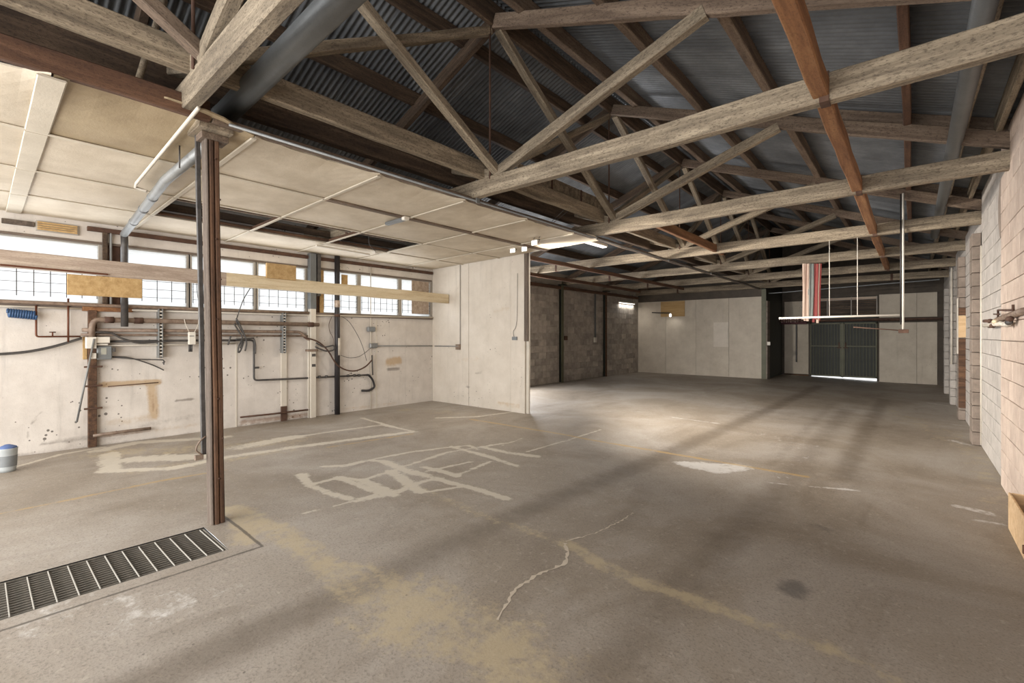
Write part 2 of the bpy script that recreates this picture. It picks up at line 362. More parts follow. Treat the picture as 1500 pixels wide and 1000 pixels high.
for px, wd, am in [([(1003, 679), (1050, 690), (1088, 683), (1020, 681), (1050, 686), (1070, 682)], .24, .95), ([(1125, 706), (1165, 711)], .05, .8), ([(1185, 712), (1255, 718)], .06, .8), ([(1405, 742), (1450, 752)], .14, .9), ([(1430, 762), (1470, 768)], .08, .6),
        ([(985, 611), (1052, 620)], .07, .7), ([(1395, 645), (1422, 652)], .16, .7), ([(1370, 618), (1415, 624)], .12, .5), ([(1360, 590), (1388, 594)], .1, .8), ([(925, 602), (970, 606)], .12, .5), ([(885, 565), (925, 568)], .1, .6),
        ([(1000, 562), (1080, 568)], .12, .6), ([(80, 905), (240, 880)], .45, .38), ([(230, 880), (330, 860)], .3, .35), ([(1150, 700), (1180, 650), (1090, 630)], .4, .3)]:
    stroke(V['white'], P, fl(px), wd, am, .7)
for px, wd in [([(690, 614), (740, 622), (860, 643), (1000, 667), (1182, 698)], .075), ([(0, 752), (120, 728), (240, 703), (330, 688)], .05), ([(480, 655), (605, 635)], .05)]:
    stroke(V['yellow'], P, fl(px), wd, .8, .6)
for px, wd, am in [([(0, 1100), (250, 984), (549, 849), (740, 760), (950, 676), (1130, 598), (1200, 565)], .32, .85), ([(880, 990), (1000, 860), (1113, 745), (1180, 670), (1240, 600)], .34, .6),
        ([(1235, 700), (1268, 630), (1295, 585)], .3, .75), ([(1130, 680), (1190, 620), (1220, 590)], .2, .45), ([(0, 745), (200, 715), (400, 680), (700, 625), (900, 590)], .35, .4), ([(620, 820), (740, 790)], .45, .45)]:
    stroke(V['tyre'], P, fl(px), wd, am, .9)
for px, wd, am in [([(1163, 858), (1160, 866)], .2, .9), ([(1195, 770), (1210, 775)], .16, .6), ([(1125, 762), (1150, 772)], .16, .4), ([(1115, 612), (1150, 614)], .15, .5), ([(560, 645), (600, 640)], .2, .4), ([(440, 636), (520, 632)], .2, .5)]:
    stroke(V['oil'], P, fl(px), wd, am, .8)
bx0, bx1, by1 = GX0-.14, GX1+.13, GY1+.17
stroke(V['joint'], P, [(bx0, -3), (bx0, by1), (bx1, by1), (bx1, -3)], .03, .9, .6)
floor = struct(put(bpy.data.objects.new('floor', me), T(0, 0, 0)))
for k, v in V.items(): put_attr(me, k, v)
def crack(px, w0, mat):
    pts = [Vector((*onF(u, v)[:2], 0)) for u, v in px]; fine = []; rr = random.Random(5)
    for a, b in zip(pts, pts[1:]):
        n = max(2, int((b-a).length/.025)); nr = Vector((-(b-a).y, (b-a).x, 0)).normalized()
        for k in range(n): fine.append((a.lerp(b, k/n)+nr*rr.uniform(-.007, .007), nr))
    vs = []
    for p, nr in fine:
        w_ = w0*rr.uniform(.15, 1.4)
        for s_ in (-1, 1): q = p+nr*w_*s_/2; vs.append((q.x, q.y, fz(q.x)+.0015))
    fs = [(2*i, 2*i+1, 2*i+3, 2*i+2) for i in range(len(fine)-1)]
    put(bpy.data.objects.new('crack', mesh('crack', vs, fs, mat)), T(0, 0, 0), floor)
paint('crack_pale', (176, 164, 146), (202, 190, 172), 0, drip=0)
crack([(729, 908), (742, 886), (755, 862), (790, 840), (829, 825), (832, 808), (827, 793)], .026, 'crack_pale')
crack([(829, 793), (871, 781), (905, 765), (930, 750)], .014, 'crack_pale')
# pit under the grate
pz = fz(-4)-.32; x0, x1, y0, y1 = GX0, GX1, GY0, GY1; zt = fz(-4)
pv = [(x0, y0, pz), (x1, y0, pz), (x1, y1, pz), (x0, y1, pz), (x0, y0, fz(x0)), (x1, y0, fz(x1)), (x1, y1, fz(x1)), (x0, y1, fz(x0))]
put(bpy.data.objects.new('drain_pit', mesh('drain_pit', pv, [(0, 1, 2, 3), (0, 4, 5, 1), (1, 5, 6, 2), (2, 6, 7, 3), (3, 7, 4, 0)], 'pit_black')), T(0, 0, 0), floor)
g = root('floor_grate', (-3.965, 0, fz(-4)-.04), 'long steel drain grate sunk in the floor in front of the brown post', 'grate')
gz = fz(-3.9)-.012
for nm, a_, b_ in (('edge_frame', (x0, y0, gz-.03), (x0+.012, y1, gz+.008)), ('edge_frame', (x1-.012, y0, gz-.03), (x1, y1, gz+.004)), ('edge_frame', (x0, y1-.012, gz-.03), (x1, y1, gz+.006))):
    box(nm, a_, b_, 'grate_steel', g, .002)
nb_ = 15
bm_ = None
for i in range(1, nb_):
    xx = x0+(x1-x0)*i/nb_; ob = bpy.data.objects.new('bar', bm_) if bm_ else None
    if ob is None:
        vs, fs = cbox((.0035, (y1-y0)/2-.012, .013), .001); bm_ = mesh('bar', vs, fs, 'grate_steel'); ob = bpy.data.objects.new('bar', bm_)
    put(ob, T(xx, (y0+y1)/2, gz-.013), g)
vs, fs = cbox(((x1-x0)/2-.01, .003, .004), .001); bm_ = mesh('cross_bar', vs, fs, 'grate_cross'); yy = y1-.03
while yy > y0:
    put(bpy.data.objects.new('cross_bar', bm_), T((x0+x1)/2, yy, gz+.004), g); yy -= .093 if yy < 1.1 else .1

# ================================================================ ROOF
XR, XL, XW = -3.75, -8.85, .95
def TC(x): return 5.28-.386*abs(x-XR)              # underside of the top chords
def DK(x): return TC(x)+.36                        # underside of the sheets
TY = [-1.7, 1.04, 4.02, 6.85, 9.9, 12.7, 15.4, 18.12]
CH, CHT = 3.33, .2
ceil = bpy.data.objects.new('ceiling', None); put(ceil, T(0, 0, 0))
def sheet(L, mat='corrugated_iron'):
    n = 11*6; vs = []; wd = .8
    for s in (0, L):
        for k in range(n+1): vs.append((s, wd*k/n, .015*math.sin(2*math.pi*k/6)))
    fs = [(k, k+1, k+n+2, k+n+1) for k in range(n)]
    return mesh('corrugated_sheet', vs, fs, mat, True)
sl = math.atan(.386)
LR = (XW-XR)/math.cos(sl); LL = (XR-XL)/math.cos(sl); shR = sheet(LR/2+.08); shL = sheet(LL/2+.08)
for side, me_, L in ((1, shR, LR), (-1, shL, LL)):
    for j in range(2):
        yk = -3.5; i = 0
        while yk < 21.0:
            d = Vector((side*math.cos(sl), 0, -math.sin(sl))); p = Vector((XR, yk, DK(XR)))+d*(L/2*j)+Vector((0, 0, -.012*j+.004*(i % 2)))
            nn_ = d.cross(Vector((0, 1, 0))); Mx = Matrix(((d.x, 0, nn_.x, p.x), (0, 1, 0, p.y), (d.z, 0, nn_.z, p.z), (0, 0, 0, 1)))
            put(bpy.data.objects.new('corrugated_sheet', me_), Mx, ceil); yk += .733; i += 1
# roof skin above the sheets closes every lap
vs = [(XL-.1, -3.6, DK(XL)+.01), (XR, -3.6, DK(XR)+.05), (XW+.1, -3.6, DK(XW)+.01), (XL-.1, 21.4, DK(XL)+.01), (XR, 21.4, DK(XR)+.05), (XW+.1, 21.4, DK(XW)+.01)]
skin = put(bpy.data.objects.new('roof_skin', mesh('roof_skin', vs, [(0, 1, 4, 3), (1, 2, 5, 4)], 'gable_board')), T(0, 0, .03), ceil)
struct(ceil)
# purlins
WHERE = {-3.3: 'just beside the ridge, on the block wall side', -2.3: 'second down from the ridge on the block wall side', -1.28: 'midway down the block wall slope', -.05: 'reddish, low on the block wall slope',
         .42: 'near the eave, inner one of the pair', .66: 'at the eave, outer one of the pair', -4.25: 'just beside the ridge, on the window side', -5.25: 'second down from the ridge on the window side', -6.4: 'midway down the window slope', -7.6: 'low on the window slope'}
for x, d in WHERE.items():
    m_ = 'red_timber' if x == -.05 else ('dark_timber' if x < -3.9 else 'brown_timber')
    if x > .3: m_ = 'weathered_timber'
    ht = .19; wd = .07 if x < .3 else .05
    if x in (-3.3, -2.3, -1.28): wd = .09
    o = beam('purlin', (x, -3.4, DK(x)-ht-.02), (x, 21, DK(x)-ht-.02), wd, ht, m_, None)
    tag(o, 'long roof purlin '+d, 'purlin', 'roof purlins')
o = beam('ridge_board', (XR, -3.4, TC(XR)+.02), (XR, 21, TC(XR)+.02), .05, .28, 'dark_timber'); tag(o, 'dark ridge board running along the peak of the roof', 'beam')
# trusses
TL = ['behind the post, mostly out of view overhead', 'bearing on top of the brown post by the floor drain', 'nearest full one, crossing high over the middle of the floor', 'meeting the head of the white partition',
      'resting on the first block pilaster', 'resting on the board-clad pilaster, with the bundle of strips hanging from it', 'resting on the third pilaster', 'farthest, directly in front of the far painted wall']
for k, y in enumerate(TY):
    r = root('roof_truss', (XR, y, CH), 'timber roof truss '+TL[k], 'truss', 'roof trusses')
    mt = 'weathered_timber'; wd = .09 if k != 2 else .1
    beam('bottom_chord', (-8.8, y, CH), (.80, y, CH), wd, CHT, mt, r)
    for sx, xe in ((1, .84), (-1, -8.8)):
        beam('top_chord', (XR, y+.0, TC(XR)), (xe, y, TC(xe)), .08, .16, 'brown_timber' if sx > 0 else 'dark_timber', r)
        q = XR+sx*2.45; beam('strut', (XR+sx*.06, y, CH+CHT-.03), (q, y, TC(q)-.02), .09, .12, mt, r)
    tube('king_rod', [(XR-.02, y-.05, CH+CHT-.03), (XR-.02, y-.05, TC(XR)+.1)], .012, 'rust_steel', r, 8)
    for q in (-.48, -7.0):
        box('splice_plate', (q-.03, y-wd/2-.008, CH-.008), (q+.03, y+wd/2+.008, CH+CHT+.006), 'rust_steel', r, .002)
    if k in (2, 3, 4):   # board blocked on top of the chord on the block wall side
        beam('blocking', (-.75, y+.12, DK(-.75)-.2), (.8, y+.12, DK(.8)-.2), .05, .17, 'brown_timber', r)
BL = ['above the drain', 'above the near floor', 'high over the scraped patch', 'beyond the partition head', 'over the middle of the hall', 'over the far part of the hall', 'closest to the far wall']
for k in range(len(TY)-1):
    y0_, y1_ = TY[k], TY[k+1]
    for a_, b_, nm, dx in (((y0_, TC(XR)-.05), (y1_, CH+CHT), 'falling away from the camera', .05), ((y1_, TC(XR)-.05), (y0_, CH+CHT), 'rising away from the camera', -.06)):
        o = beam('sway_brace', (XR+dx, a_[0], a_[1]), (XR+dx, b_[0], b_[1]), .1, .09, 'weathered_timber' if k > 0 else 'brown_timber')
        tag(o, 'diagonal sway brace '+nm+', '+BL[k], 'brace', 'sway braces under the ridge')
# longitudinal timbers on the centre line
o = beam('ledger_beam', (-4.1, -3, CH-.035), (-4.1, 1.18, CH-.035), .06, .15, 'red_timber'); tag(o, 'deep red-brown ledger beam ending at the head of the brown post', 'beam')
o = beam('ledger_beam', (-4.1, 1.2, CH-.035), (-4.1, 18.1, CH-.035), .06, .055, 'brown_timber'); tag(o, 'slim brown ledger batten under the trusses along the edge of the panelled ceiling, past the post', 'beam')
o = beam('tie_beam', (-3.9, -3, 3.53), (-3.9, 18.1, 3.53), .08, .2, 'weathered_timber'); tag(o, 'pale weathered tie beam lying just above the ledger on the chords', 'beam')
o = beam('tie_beam', (-4.5, -3, 3.6), (-4.5, 18.1, 3.6), .1, .22, 'dark_timber'); tag(o, 'dark blackened tie beam behind the pale one', 'beam')
o = beam('chord_brace', (-.5, -3, CH+.03), (-.5, 15.4, CH+.03), .1, .13, 'orange_timber'); tag(o, 'long orange-brown brace passing under the trusses near the block wall', 'brace')
o = beam('short_board', (-3.05, 7.0, 3.36), (-3.05, 10.35, 3.36), .07, .15, 'orange_timber'); tag(o, 'short bright orange board between two trusses above the middle of the floor', 'board')
r = root('infill_board', (-4.3, 6.6, 3.82), 'pale upright fascia board with dark straps above the ledger by the partition', 'board')
box('board', (-4.32, 5.1, 3.82), (-4.29, 7.9, 4.14), 'weathered_timber', r)
for yy in (5.9, 6.75): box('strap', (-4.285, yy, 3.82), (-4.275, yy+.04, 4.14), 'rust_steel', r)
o = tube('conduit', [(-4.04, 1.3, 3.3), (-4.04, 18, 3.3)], .012, 'galvanized'); tag(o, 'silvery conduit clipped along the lower edge of the ledger beam', 'conduit')
for k in (2, 3, 4, 5):
    o = box('strap_hanger', (-4.03, TY[k]-.03, CH-.06), (-4.015, TY[k]+.03, CH+CHT+.02), 'galvanized'); tag(o, 'metal strap hanging the ledger batten from '+['', '', 'the nearest full truss', 'the truss at the partition', 'the truss on the first block pilaster', 'the truss with the hanging bundle'][k], 'strap', 'ledger straps')

# ================================================================ WALLS
XLW, XLC, XRW = -8.5, -8.75, .81
def grid_wall(name, X_, ya, yb, za, zb, mat, stains=(), step=.05, flip=False):
    yy = np.linspace(ya, yb, max(2, int((yb-ya)/step))); zz = np.linspace(za, zb, max(2, int((zb-za)/step)))
    YY, ZZ = np.meshgrid(yy, zz); Pp = np.stack([YY.ravel(), ZZ.ravel()], 1); nY = len(yy)
    vs = np.column_stack([np.full(len(Pp), 0), Pp]); i, j = np.meshgrid(np.arange(nY-1), np.arange(len(zz)-1)); a = (j*nY+i).ravel()
    fs = np.stack([a, a+1, a+1+nY, a+nY], 1); nv = len(vs)
    back = [(-.2, ya, za), (-.2, yb, za), (-.2, yb, zb), (-.2, ya, zb)]
    fl_ = fs.tolist()+[(nv, nv+3, nv+2, nv+1), (0, nv, nv+1, nY-1), (nv-nY, nv-1, nv+2, nv+3), (nY-1, nv+1, nv+2, nv-1), (0, nv-nY, nv+3, nv)]
    me = bpy.data.meshes.new(name); me.from_pydata(vs.tolist()+back, [], fl_); me.materials.append(M[mat])
    at = {k: np.zeros(len(Pp)) for k in ('tan_stain', 'dark_stain', 'rust_stain')}
    for kind, px, wd, am in stains: stroke(at[kind], Pp, [onX(u, v, X_)[1:] for u, v in px], wd, am, .8)
    for k, v in at.items(): put_attr(me, k, np.concatenate([v, np.zeros(4)]))
    return me
ST_ = [('tan_stain', [(150, 563), (232, 559)], .09, .95), ('tan_stain', [(222, 565), (226, 608)], .14, .9), ('rust_stain', [(222, 575), (224, 600)], .06, .6), ('dark_stain', [(258, 587), (283, 584)], .05, .9), ('tan_stain', [(160, 620), (225, 610)], .15, .5),
       ('rust_stain', [(140, 640), (220, 630)], .05, .7), ('tan_stain', [(570, 530), (584, 528)], .2, .9), ('dark_stain', [(568, 541), (585, 540)], .06, 1.0), ('dark_stain', [(60, 650), (130, 640)], .06, .7), ('dark_stain', [(100, 655), (180, 640)], .12, .45),
       ('rust_stain', [(355, 618), (455, 606)], .1, .75), ('dark_stain', [(350, 628), (450, 614)], .14, .8), ('dark_stain', [(530, 572), (545, 572)], .08, .8), ('dark_stain', [(205, 625), (330, 600)], .12, .45), ('tan_stain', [(340, 450), (440, 455)], .05, .5), ('tan_stain', [(500, 600), (580, 590)], .08, .5), ('dark_stain', [(0, 672), (635, 590)], .09, .6),
       ('dark_stain', [(40, 642), (45, 620), (60, 605)], .03, .7), ('dark_stain', [(228, 597), (232, 612)], .03, .6), ('tan_stain', [(230, 630), (300, 620)], .1, .5)]
zf = fz(-8.5); ZS0, ZS1 = 2.06, 2.93
wl = struct(put(bpy.data.objects.new('wall_left', grid_wall('wall_left', XLW, -3.5, 7.0, zf-.05, ZS0, 'white_wall', ST_, .04)), T(XLW, 0, 0)))
put(bpy.data.objects.new('wall_head', grid_wall('wall_head', XLW, -3.5, 7.0, ZS1, 3.9, 'white_wall', (), .3)), T(XLW, 0, 0), wl)
for u, lab in ((304, 0), (551, 0)):     # board joints with cover strips on the painted wall
    yy = YU(u, XLW) if u != 304 else YU(346, XLW); box('cover_strip', (XLW, yy-.012, zf), (XLW+.008, yy+.012, ZS0-.06), 'white_metal', wl, .002)
box('sill', (XLW-.02, -3.4, ZS0-.03), (XLW+.05, 6.97, ZS0+.03), 'sill_brown', wl)
box('head_trim', (XLW-.02, -3.4, ZS1-.015), (XLW+.02, 6.97, ZS1+.015), 'sill_brown', wl)
o = box('trim_1', (XLW, 1.0, 3.08), (XLW+.05, 6.98, 3.14), 'rust_steel'); struct(o)
o = box('timber_plate', (XLW, YU(2, XLW), 3.04), (XLW+.04, YU(50, XLW), 3.1), 'post_grey', wl)
r = root('wall_vent', (XLW, YU(82, XLW), 3.02), 'yellowed slatted wooden vent high on the window wall', 'vent')
ya, yb = YU(52, XLW), YU(115, XLW)
box('frame', (XLW, ya, 3.0), (XLW+.03, yb, 3.13), 'frame_grey', r)
for i in range(4): box('slat', (XLW+.025, ya+.015, 3.012+.028*i), (XLW+.045, yb-.015, 3.034+.028*i), 'plywood', r, .002)
# windows
edges = [(-3.3, -2.2), (-2.16, -1.1), (-1.06, YU(148, XLW))]+[(YU(a_, XLW), YU(b_, XLW)) for a_, b_ in ((180, 277), (279, 375), (377, 450), (472, 526), (528, 586), (588, 632))]
slat_me = {}
for i, (ya, yb) in enumerate(edges):
    wr = bpy.data.objects.new('window_%d' % (i+1), None); put(wr, T(XLW-.06, (ya+yb)/2, ZS0)); struct(wr)
    for nm, a_, b_ in (('frame_bar', (XLW-.1, ya-.02, ZS0), (XLW-.02, ya+.025, ZS1)), ('frame_bar', (XLW-.1, yb-.025, ZS0), (XLW-.02, yb+.02, ZS1)), ('frame_bar', (XLW-.1, ya, ZS0+.02), (XLW-.03, yb, ZS0+.045)), ('frame_bar', (XLW-.1, ya, ZS1-.03), (XLW-.03, yb, ZS1-.01))):
        box(nm, a_, b_, 'frame_grey', wr, .003)
    wdt = yb-ya-.05; n_ = 14; vs, fs = cbox((.003, wdt/2, .029), .001); me_ = mesh('pane', vs, fs, 'louvre_glass')
    for k in range(n_):
        z = ZS0+.07+k*(ZS1-ZS0-.11)/(n_-1)
        put(bpy.data.objects.new('pane', me_), T(XLW-.06, (ya+yb)/2, z) @ Matrix.Rotation(math.radians(24), 4, 'Y'), wr)
    gr = bpy.data.objects.new('grille', None)
    vs, fs = [], []
    nbar = int(wdt/.15)
    for k in range(nbar+1):
        y_ = ya+.04+(wdt-.03)*k/max(1, nbar); tubev([(XLW-.11, y_, ZS0+.1), (XLW-.11, y_, ZS0+.52)], .004, 5, vs, fs)
        me_b = None
    for k in range(nbar+1):
        y_ = ya+.04+(wdt-.03)*k/max(1, nbar); b2 = tubev([(0, 0, 0), (0, 0, .46)], .005, 5)
        if i >= 2: put(bpy.data.objects.new('grille_bar', mesh('grille_bar', b2[0], b2[1], 'bar_dark')), T(XLW-.015, y_, ZS0+.1), wr)
    for zz in (.16, .28, .40, .52):
        if i >= 2: b2 = tubev([(0, ya+.03, 0), (0, yb-.03, 0)], .0035, 5); put(bpy.data.objects.new('grille_rail', mesh('grille_rail', b2[0], b2[1], 'bar_dark')), T(XLW-.018, 0, ZS0+zz), wr)
# solid piers between the windows
for ua, ub in ((149, 179), (451, 471)): box('pier', (XLW-.15, YU(ua, XLW)+.02, ZS0), (XLW-.02, YU(ub, XLW)-.02, ZS1), 'rust_steel', wl)
# plywood blanks behind some windows
for ua, ub, za, zb in ((500, 509, 2.6, 2.86), (603, 628, 2.2, 2.9), (468, 474, 2.1, 2.9)):
    box('blanking_board', (XLW-.005, YU(ua, XLW), za-.05), (XLW+.01, YU(ub, XLW), zb), 'plywood' if ua < 600 else 'old_pine', wl)
# partition
PY = 7.0; PX1 = -5.71
wp = struct(put(bpy.data.objects.new('wall_partition', None), T(-7.1, PY, fz(-7))))
def yplane(name, x0_, x1_, y_, z0_, z1_, mat, parent, thick=.09, stains=()):
    step = .06; xx = np.linspace(x0_, x1_, max(2, int((x1_-x0_)/step))); zz = np.linspace(z0_, z1_, max(2, int((z1_-z0_)/step)))
    XX, ZZ = np.meshgrid(xx, zz); Pp = np.stack([XX.ravel(), ZZ.ravel()], 1); n = len(xx); nv = len(Pp)
    i, j = np.meshgrid(np.arange(n-1), np.arange(len(zz)-1)); a = (j*n+i).ravel(); fs = np.stack([a, a+1, a+1+n, a+n], 1).tolist()
    vs = np.column_stack([Pp[:, 0], np.zeros(nv), Pp[:, 1]]).tolist()+[(x0_, thick, z0_), (x1_, thick, z0_), (x1_, thick, z1_), (x0_, thick, z1_)]
    fs += [(nv+1, nv, nv+3, nv+2), (n-1, nv+1, nv+2, nv-1), (0, nv-n, nv+3, nv), (nv-n, nv-1, nv+2, nv+3), (0, nv, nv+1, n-1)]
    me = bpy.data.meshes.new(name); me.from_pydata(vs, [], fs); me.materials.append(M[mat])
    at = {k: np.zeros(nv) for k in ('tan_stain', 'dark_stain', 'rust_stain')}
    for kind, px, wd, am in stains: stroke(at[kind], Pp, [(onY(u, v, y_).x, onY(u, v, y_).z) for u, v in px], wd, am, .8)
    for k, v in at.items(): put_attr(me, k, np.concatenate([v, np.zeros(4)]))
    return put(bpy.data.objects.new(name, me), T(0, y_, 0), parent)
pst = [('dark_stain', [(697, 545), (706, 545)], .06, .9), ('tan_stain', [(672, 530), (700, 525)], .2, .4), ('dark_stain', [(682, 565), (688, 566)], .07, .8), ('tan_stain', [(725, 455), (745, 452)], .12, .5), ('tan_stain', [(730, 590), (760, 595)], .1, .6), ('dark_stain', [(640, 592), (766, 607)], .07, .6), ('tan_stain', [(650, 400), (650, 560)], .1, .25)]
px_ = [-8.5, -7.28, -6.08, PX1]
for i in range(3):
    st_y = PY+(.0, .003, .0)[i]; yplane('wall_panel', px_[i]+.003, px_[i+1]-.003, st_y, fz(-7)-.03, 3.34, 'partition_paint', wp, .08, pst)
o = beam('stud', (PX1+.03, PY-.02, 1.55), (PX1+.03, PY-.02, 3.95), .09, .05, 'post_grey', None, (0, 1, 0)); tag(o, 'bare upright stud rising from the free end of the white partition up to the roof', 'stud')
o = beam('stud', (PX1+.035, PY+.03, fz(-6)), (PX1+.035, PY+.03, 3.6), .07, .05, 'white_metal', None, (0, 1, 0)); tag(o, 'white painted end stud closing the partition edge', 'stud')
# concrete block wall, window side beyond partition
BLK = {}
def blocks(name, parent, org, du, nu, nv_, mat, nrm, skip=lambda u, v: False, bw=.4, bh=.2, first_half=True, dep=.05):
    """running bond of separate blocks; du = unit vector along the course, nrm = outward normal"""
    du = Vector(du); nrm = Vector(nrm); key = (name, mat, bw, dep)
    if key not in BLK:
        vs, fs = cbox((bw/2-.003, dep/2, bh/2-.003), .004); vs2, fs2 = cbox((bw/4-.003, dep/2, bh/2-.003), .004)
        BLK[key] = (mesh('block', vs, fs, mat), mesh('block', vs2, fs2, mat))
    full, half = BLK[key]; cnt = 0
    for r_i in range(nv_):
        off = (r_i % 2)*bw/2; u = 0.0
        pieces = ([(bw/4, half)] if off else [])
        x = bw/2 if off else 0.0
        while x+bw <= nu*bw+1e-6: pieces.append((x+bw/2, full)); x += bw
        if nu*bw-x > bw/4: pieces.append((x+bw/4, half))
        for cx_, m_ in pieces:
            p = Vector(org)+du*cx_+Vector((0, 0, bh*(r_i+.5)))
            if skip(cx_, r_i): continue
            p += nrm*random.uniform(-.0015, .002)
            Mx = Matrix(((du.x, nrm.x, 0, p.x), (du.y, nrm.y, 0, p.y), (du.z, nrm.z, 1, p.z), (0, 0, 0, 1)))
            put(bpy.data.objects.new('block', m_), Mx, parent); cnt += 1
    return cnt
def stuff_blocks(name, parent, org, du, length, nv_, mat, nrm, bw=.4, bh=.2):
    du = Vector(du); nrm = Vector(nrm); V_, F_ = [], []
    vs, fs = cbox((bw/2-.005, .025, bh/2-.005), .004)
    for r_i in range(nv_):
        x = (r_i % 2)*bw/2
        while x+bw <= length+1e-6:
            c = Vector(org)+du*(x+bw/2)+Vector((0, 0, bh*(r_i+.5))); b0 = len(V_)
            V_ += [c+du*v[0]+nrm*v[1]+Vector((0, 0, v[2])) for v in vs]; F_ += [tuple(b0+i for i in f) for f in fs]; x += bw
    o = put(bpy.data.objects.new(name, mesh(name, V_, F_, mat)), T(0, 0, 0), parent); o['kind'] = 'stuff'
wc = struct(box('wall_back_left', (XLC-.2, PY, -.1), (XLC-.012, 18.3, 3.9), 'mortar_dark'))
blocks('l', wc, (XLC-.025, 10.6, fz(-8)), (0, 1, 0), 19, 16, 'block_dark', (1, 0, 0))
stuff_blocks('far_blocks', wc, (XLC-.025, 7.2, fz(-8)), (0, 1, 0), 3.4, 16, 'block_dark', (1, 0, 0))
for k, u in enumerate((818, 879)):
    yy = TY[5]-.15 if k == 0 else TY[6]+.0; r = root('steel_column', (XLC+.06, yy, fz(-8)), ['dark green steel column on the block wall, nearer the partition', 'dark steel column on the block wall, nearer the far corner'][k], 'column', 'steel columns on the block wall')
    box('flange', (XLC+.0, yy-.06, fz(-8)), (XLC+.012, yy+.06, 3.3), 'gate_panel', r); box('web', (XLC+.012, yy-.008, fz(-8)), (XLC+.09, yy+.008, 3.3), 'gate_panel', r); box('flange', (XLC+.09, yy-.06, fz(-8)), (XLC+.102, yy+.06, 3.3), 'gate_green' if k == 0 else 'post_brown', r)
    box('cap_plate', (XLC, yy-.12, 3.3), (XLC+.2, yy+.12, 3.33), 'gate_panel', r)
o = beam('wall_plate', (XLC+.05, 7.1, 3.18), (XLC+.05, 18.1, 3.18), .08, .1, 'red_timber'); tag(o, 'reddish timber plate along the top of the grey block wall', 'beam')
for x, lab in ((-7.6, 'close to the grey block wall'), (-6.0, 'halfway between block wall and ledger')):
    o = beam('hanging_timber', (x, 7.2, CH-.1), (x, 16.0, CH-.1), .06, .09, 'red_timber'); tag(o, 'thin reddish timber slung under the trusses beyond the partition, '+lab, 'beam')
yy = YU(871, XLC); r = root('wall_conduit', (XLC+.02, yy, 1.5), 'pair of conduits dropping to a white switch box on the grey block wall', 'conduit')
for d in (-.03, .03): tube('pipe', [(XLC+.025, yy+d, 3.2), (XLC+.025, yy+d, 1.55)], .014, 'duct_grey', r)
box('switch_box', (XLC, yy-.07, 1.42), (XLC+.05, yy+.07, 1.6), 'label_white', r)
p = onX(828, 495, XLC); o = box('junction_box', (XLC, p.y-.08, p.z-.07), (XLC+.05, p.y+.08, p.z+.07), 'rust_steel', None, .03); tag(o, 'small dark rusty box on the block wall between the two steel columns', 'box')

# far painted wall (window side) and gate wall
YF, YG = 18.25, 21.0
wb = struct(box('wall_back', (XLC, YF+.015, -.1), (-3.95, YF+.15, 5.9), 'gable_board'))
xe = [-8.75, -7.55, -6.35, -5.15, -3.97]
for i in range(4): yplane('wall_panel', xe[i]+.004, xe[i+1]-.004, YF-.01+(i % 2)*.004, fz(-6)-.03, 3.05, 'far_wall_paint', wb, .02)
a_ = onY(968, 442, YF-.03); b_ = onY(1003, 463, YF-.03); o = box('brown_board', (a_.x, YF-.04, b_.z), (b_.x, YF-.012, a_.z), 'plywood'); tag(o, 'tan plywood rectangle high on the far painted wall', 'board')
a_ = onY(1045, 472, YF-.03); b_ = onY(1067, 508, YF-.03); o = box('blank_notice', (a_.x, YF-.02, b_.z), (b_.x, YF-.008, a_.z), 'partition_paint'); tag(o, 'faint pale painted-over panel on the far painted wall', 'panel')
wj = struct(box('wall_jamb', (-4.05, YF-.02, 0), (-3.93, YG, 5.8), 'gate_panel'))
box('corner_post', (-4.05, YF-.06, fz(-4)), (-3.9, YF-.021, 3.3), 'gate_green', wj)
for i in range(14): box('block', (-3.91, YF-.06+.001*i, .1+i*.2), (-3.86, YF+.3, .292+i*.2), 'block_column', wj)
a_ = onY(1126, 503, YF-.08); o = box('light_switch', (a_.x-.05, YF-.085, a_.z-.06), (a_.x+.05, YF-.061, a_.z+.06), 'label_white'); tag(o, 'small white light switch on the corner post beside the gate recess', 'switch')
wg = struct(box('wall_gate', (-3.93, YG+.06, -.1), (.9, YG+.2, 3.0), 'gable_board')); bpy.data.objects.remove(wg)
wg = struct(bpy.data.objects.new('wall_gate', None)); put(wg, T(-1.9, YG, 0))
gx0, gx1, gzt = -2.98, -.96, 2.14
box('gable', (-4.3, YG+.06, 3.1), (.9, YG+.2, 5.9), 'gable_board', wg)
box('pier', (-4.3, YG+.03, -.1), (gx0+.01, YG+.2, 3.1), 'gable_board', wg); box('pier', (gx1-.01, YG+.03, -.1), (.9, YG+.2, 3.1), 'gable_board', wg)
box('transom_back', (gx0-.05, YG+.1, 2.3), (gx1+.05, YG+.15, 3.15), 'gate_panel', wg); box('lintel', (gx0-.03, YG+.03, gzt-.02), (gx1+.03, YG+.2, 2.34), 'gate_panel', wg)
yplane('wall_panel', -3.85, gx0-.06, YG, .18, 2.12, 'far_wall_paint', wg, .03); yplane('wall_panel', -3.85, -3.0, YG, 2.42, 3.0, 'far_wall_paint', wg, .03)
for x0_, x1_ in ((gx1+.06, .1), (.108, .62)): yplane('wall_panel', x0_, x1_, YG, .02, 2.12, 'far_wall_paint', wg, .03); yplane('wall_panel', x0_, x1_, YG, 2.3, 3.12, 'far_wall_paint', wg, .03)
beam('skirting', (-3.85, YG-.01, .02), (gx0-.06, YG-.01, .02), .04, .14, 'post_brown', wg)
beam('header_rail', (-3.9, YG-.03, 2.18), (.75, YG-.03, 2.18), .05, .08, 'rust_steel', wg)
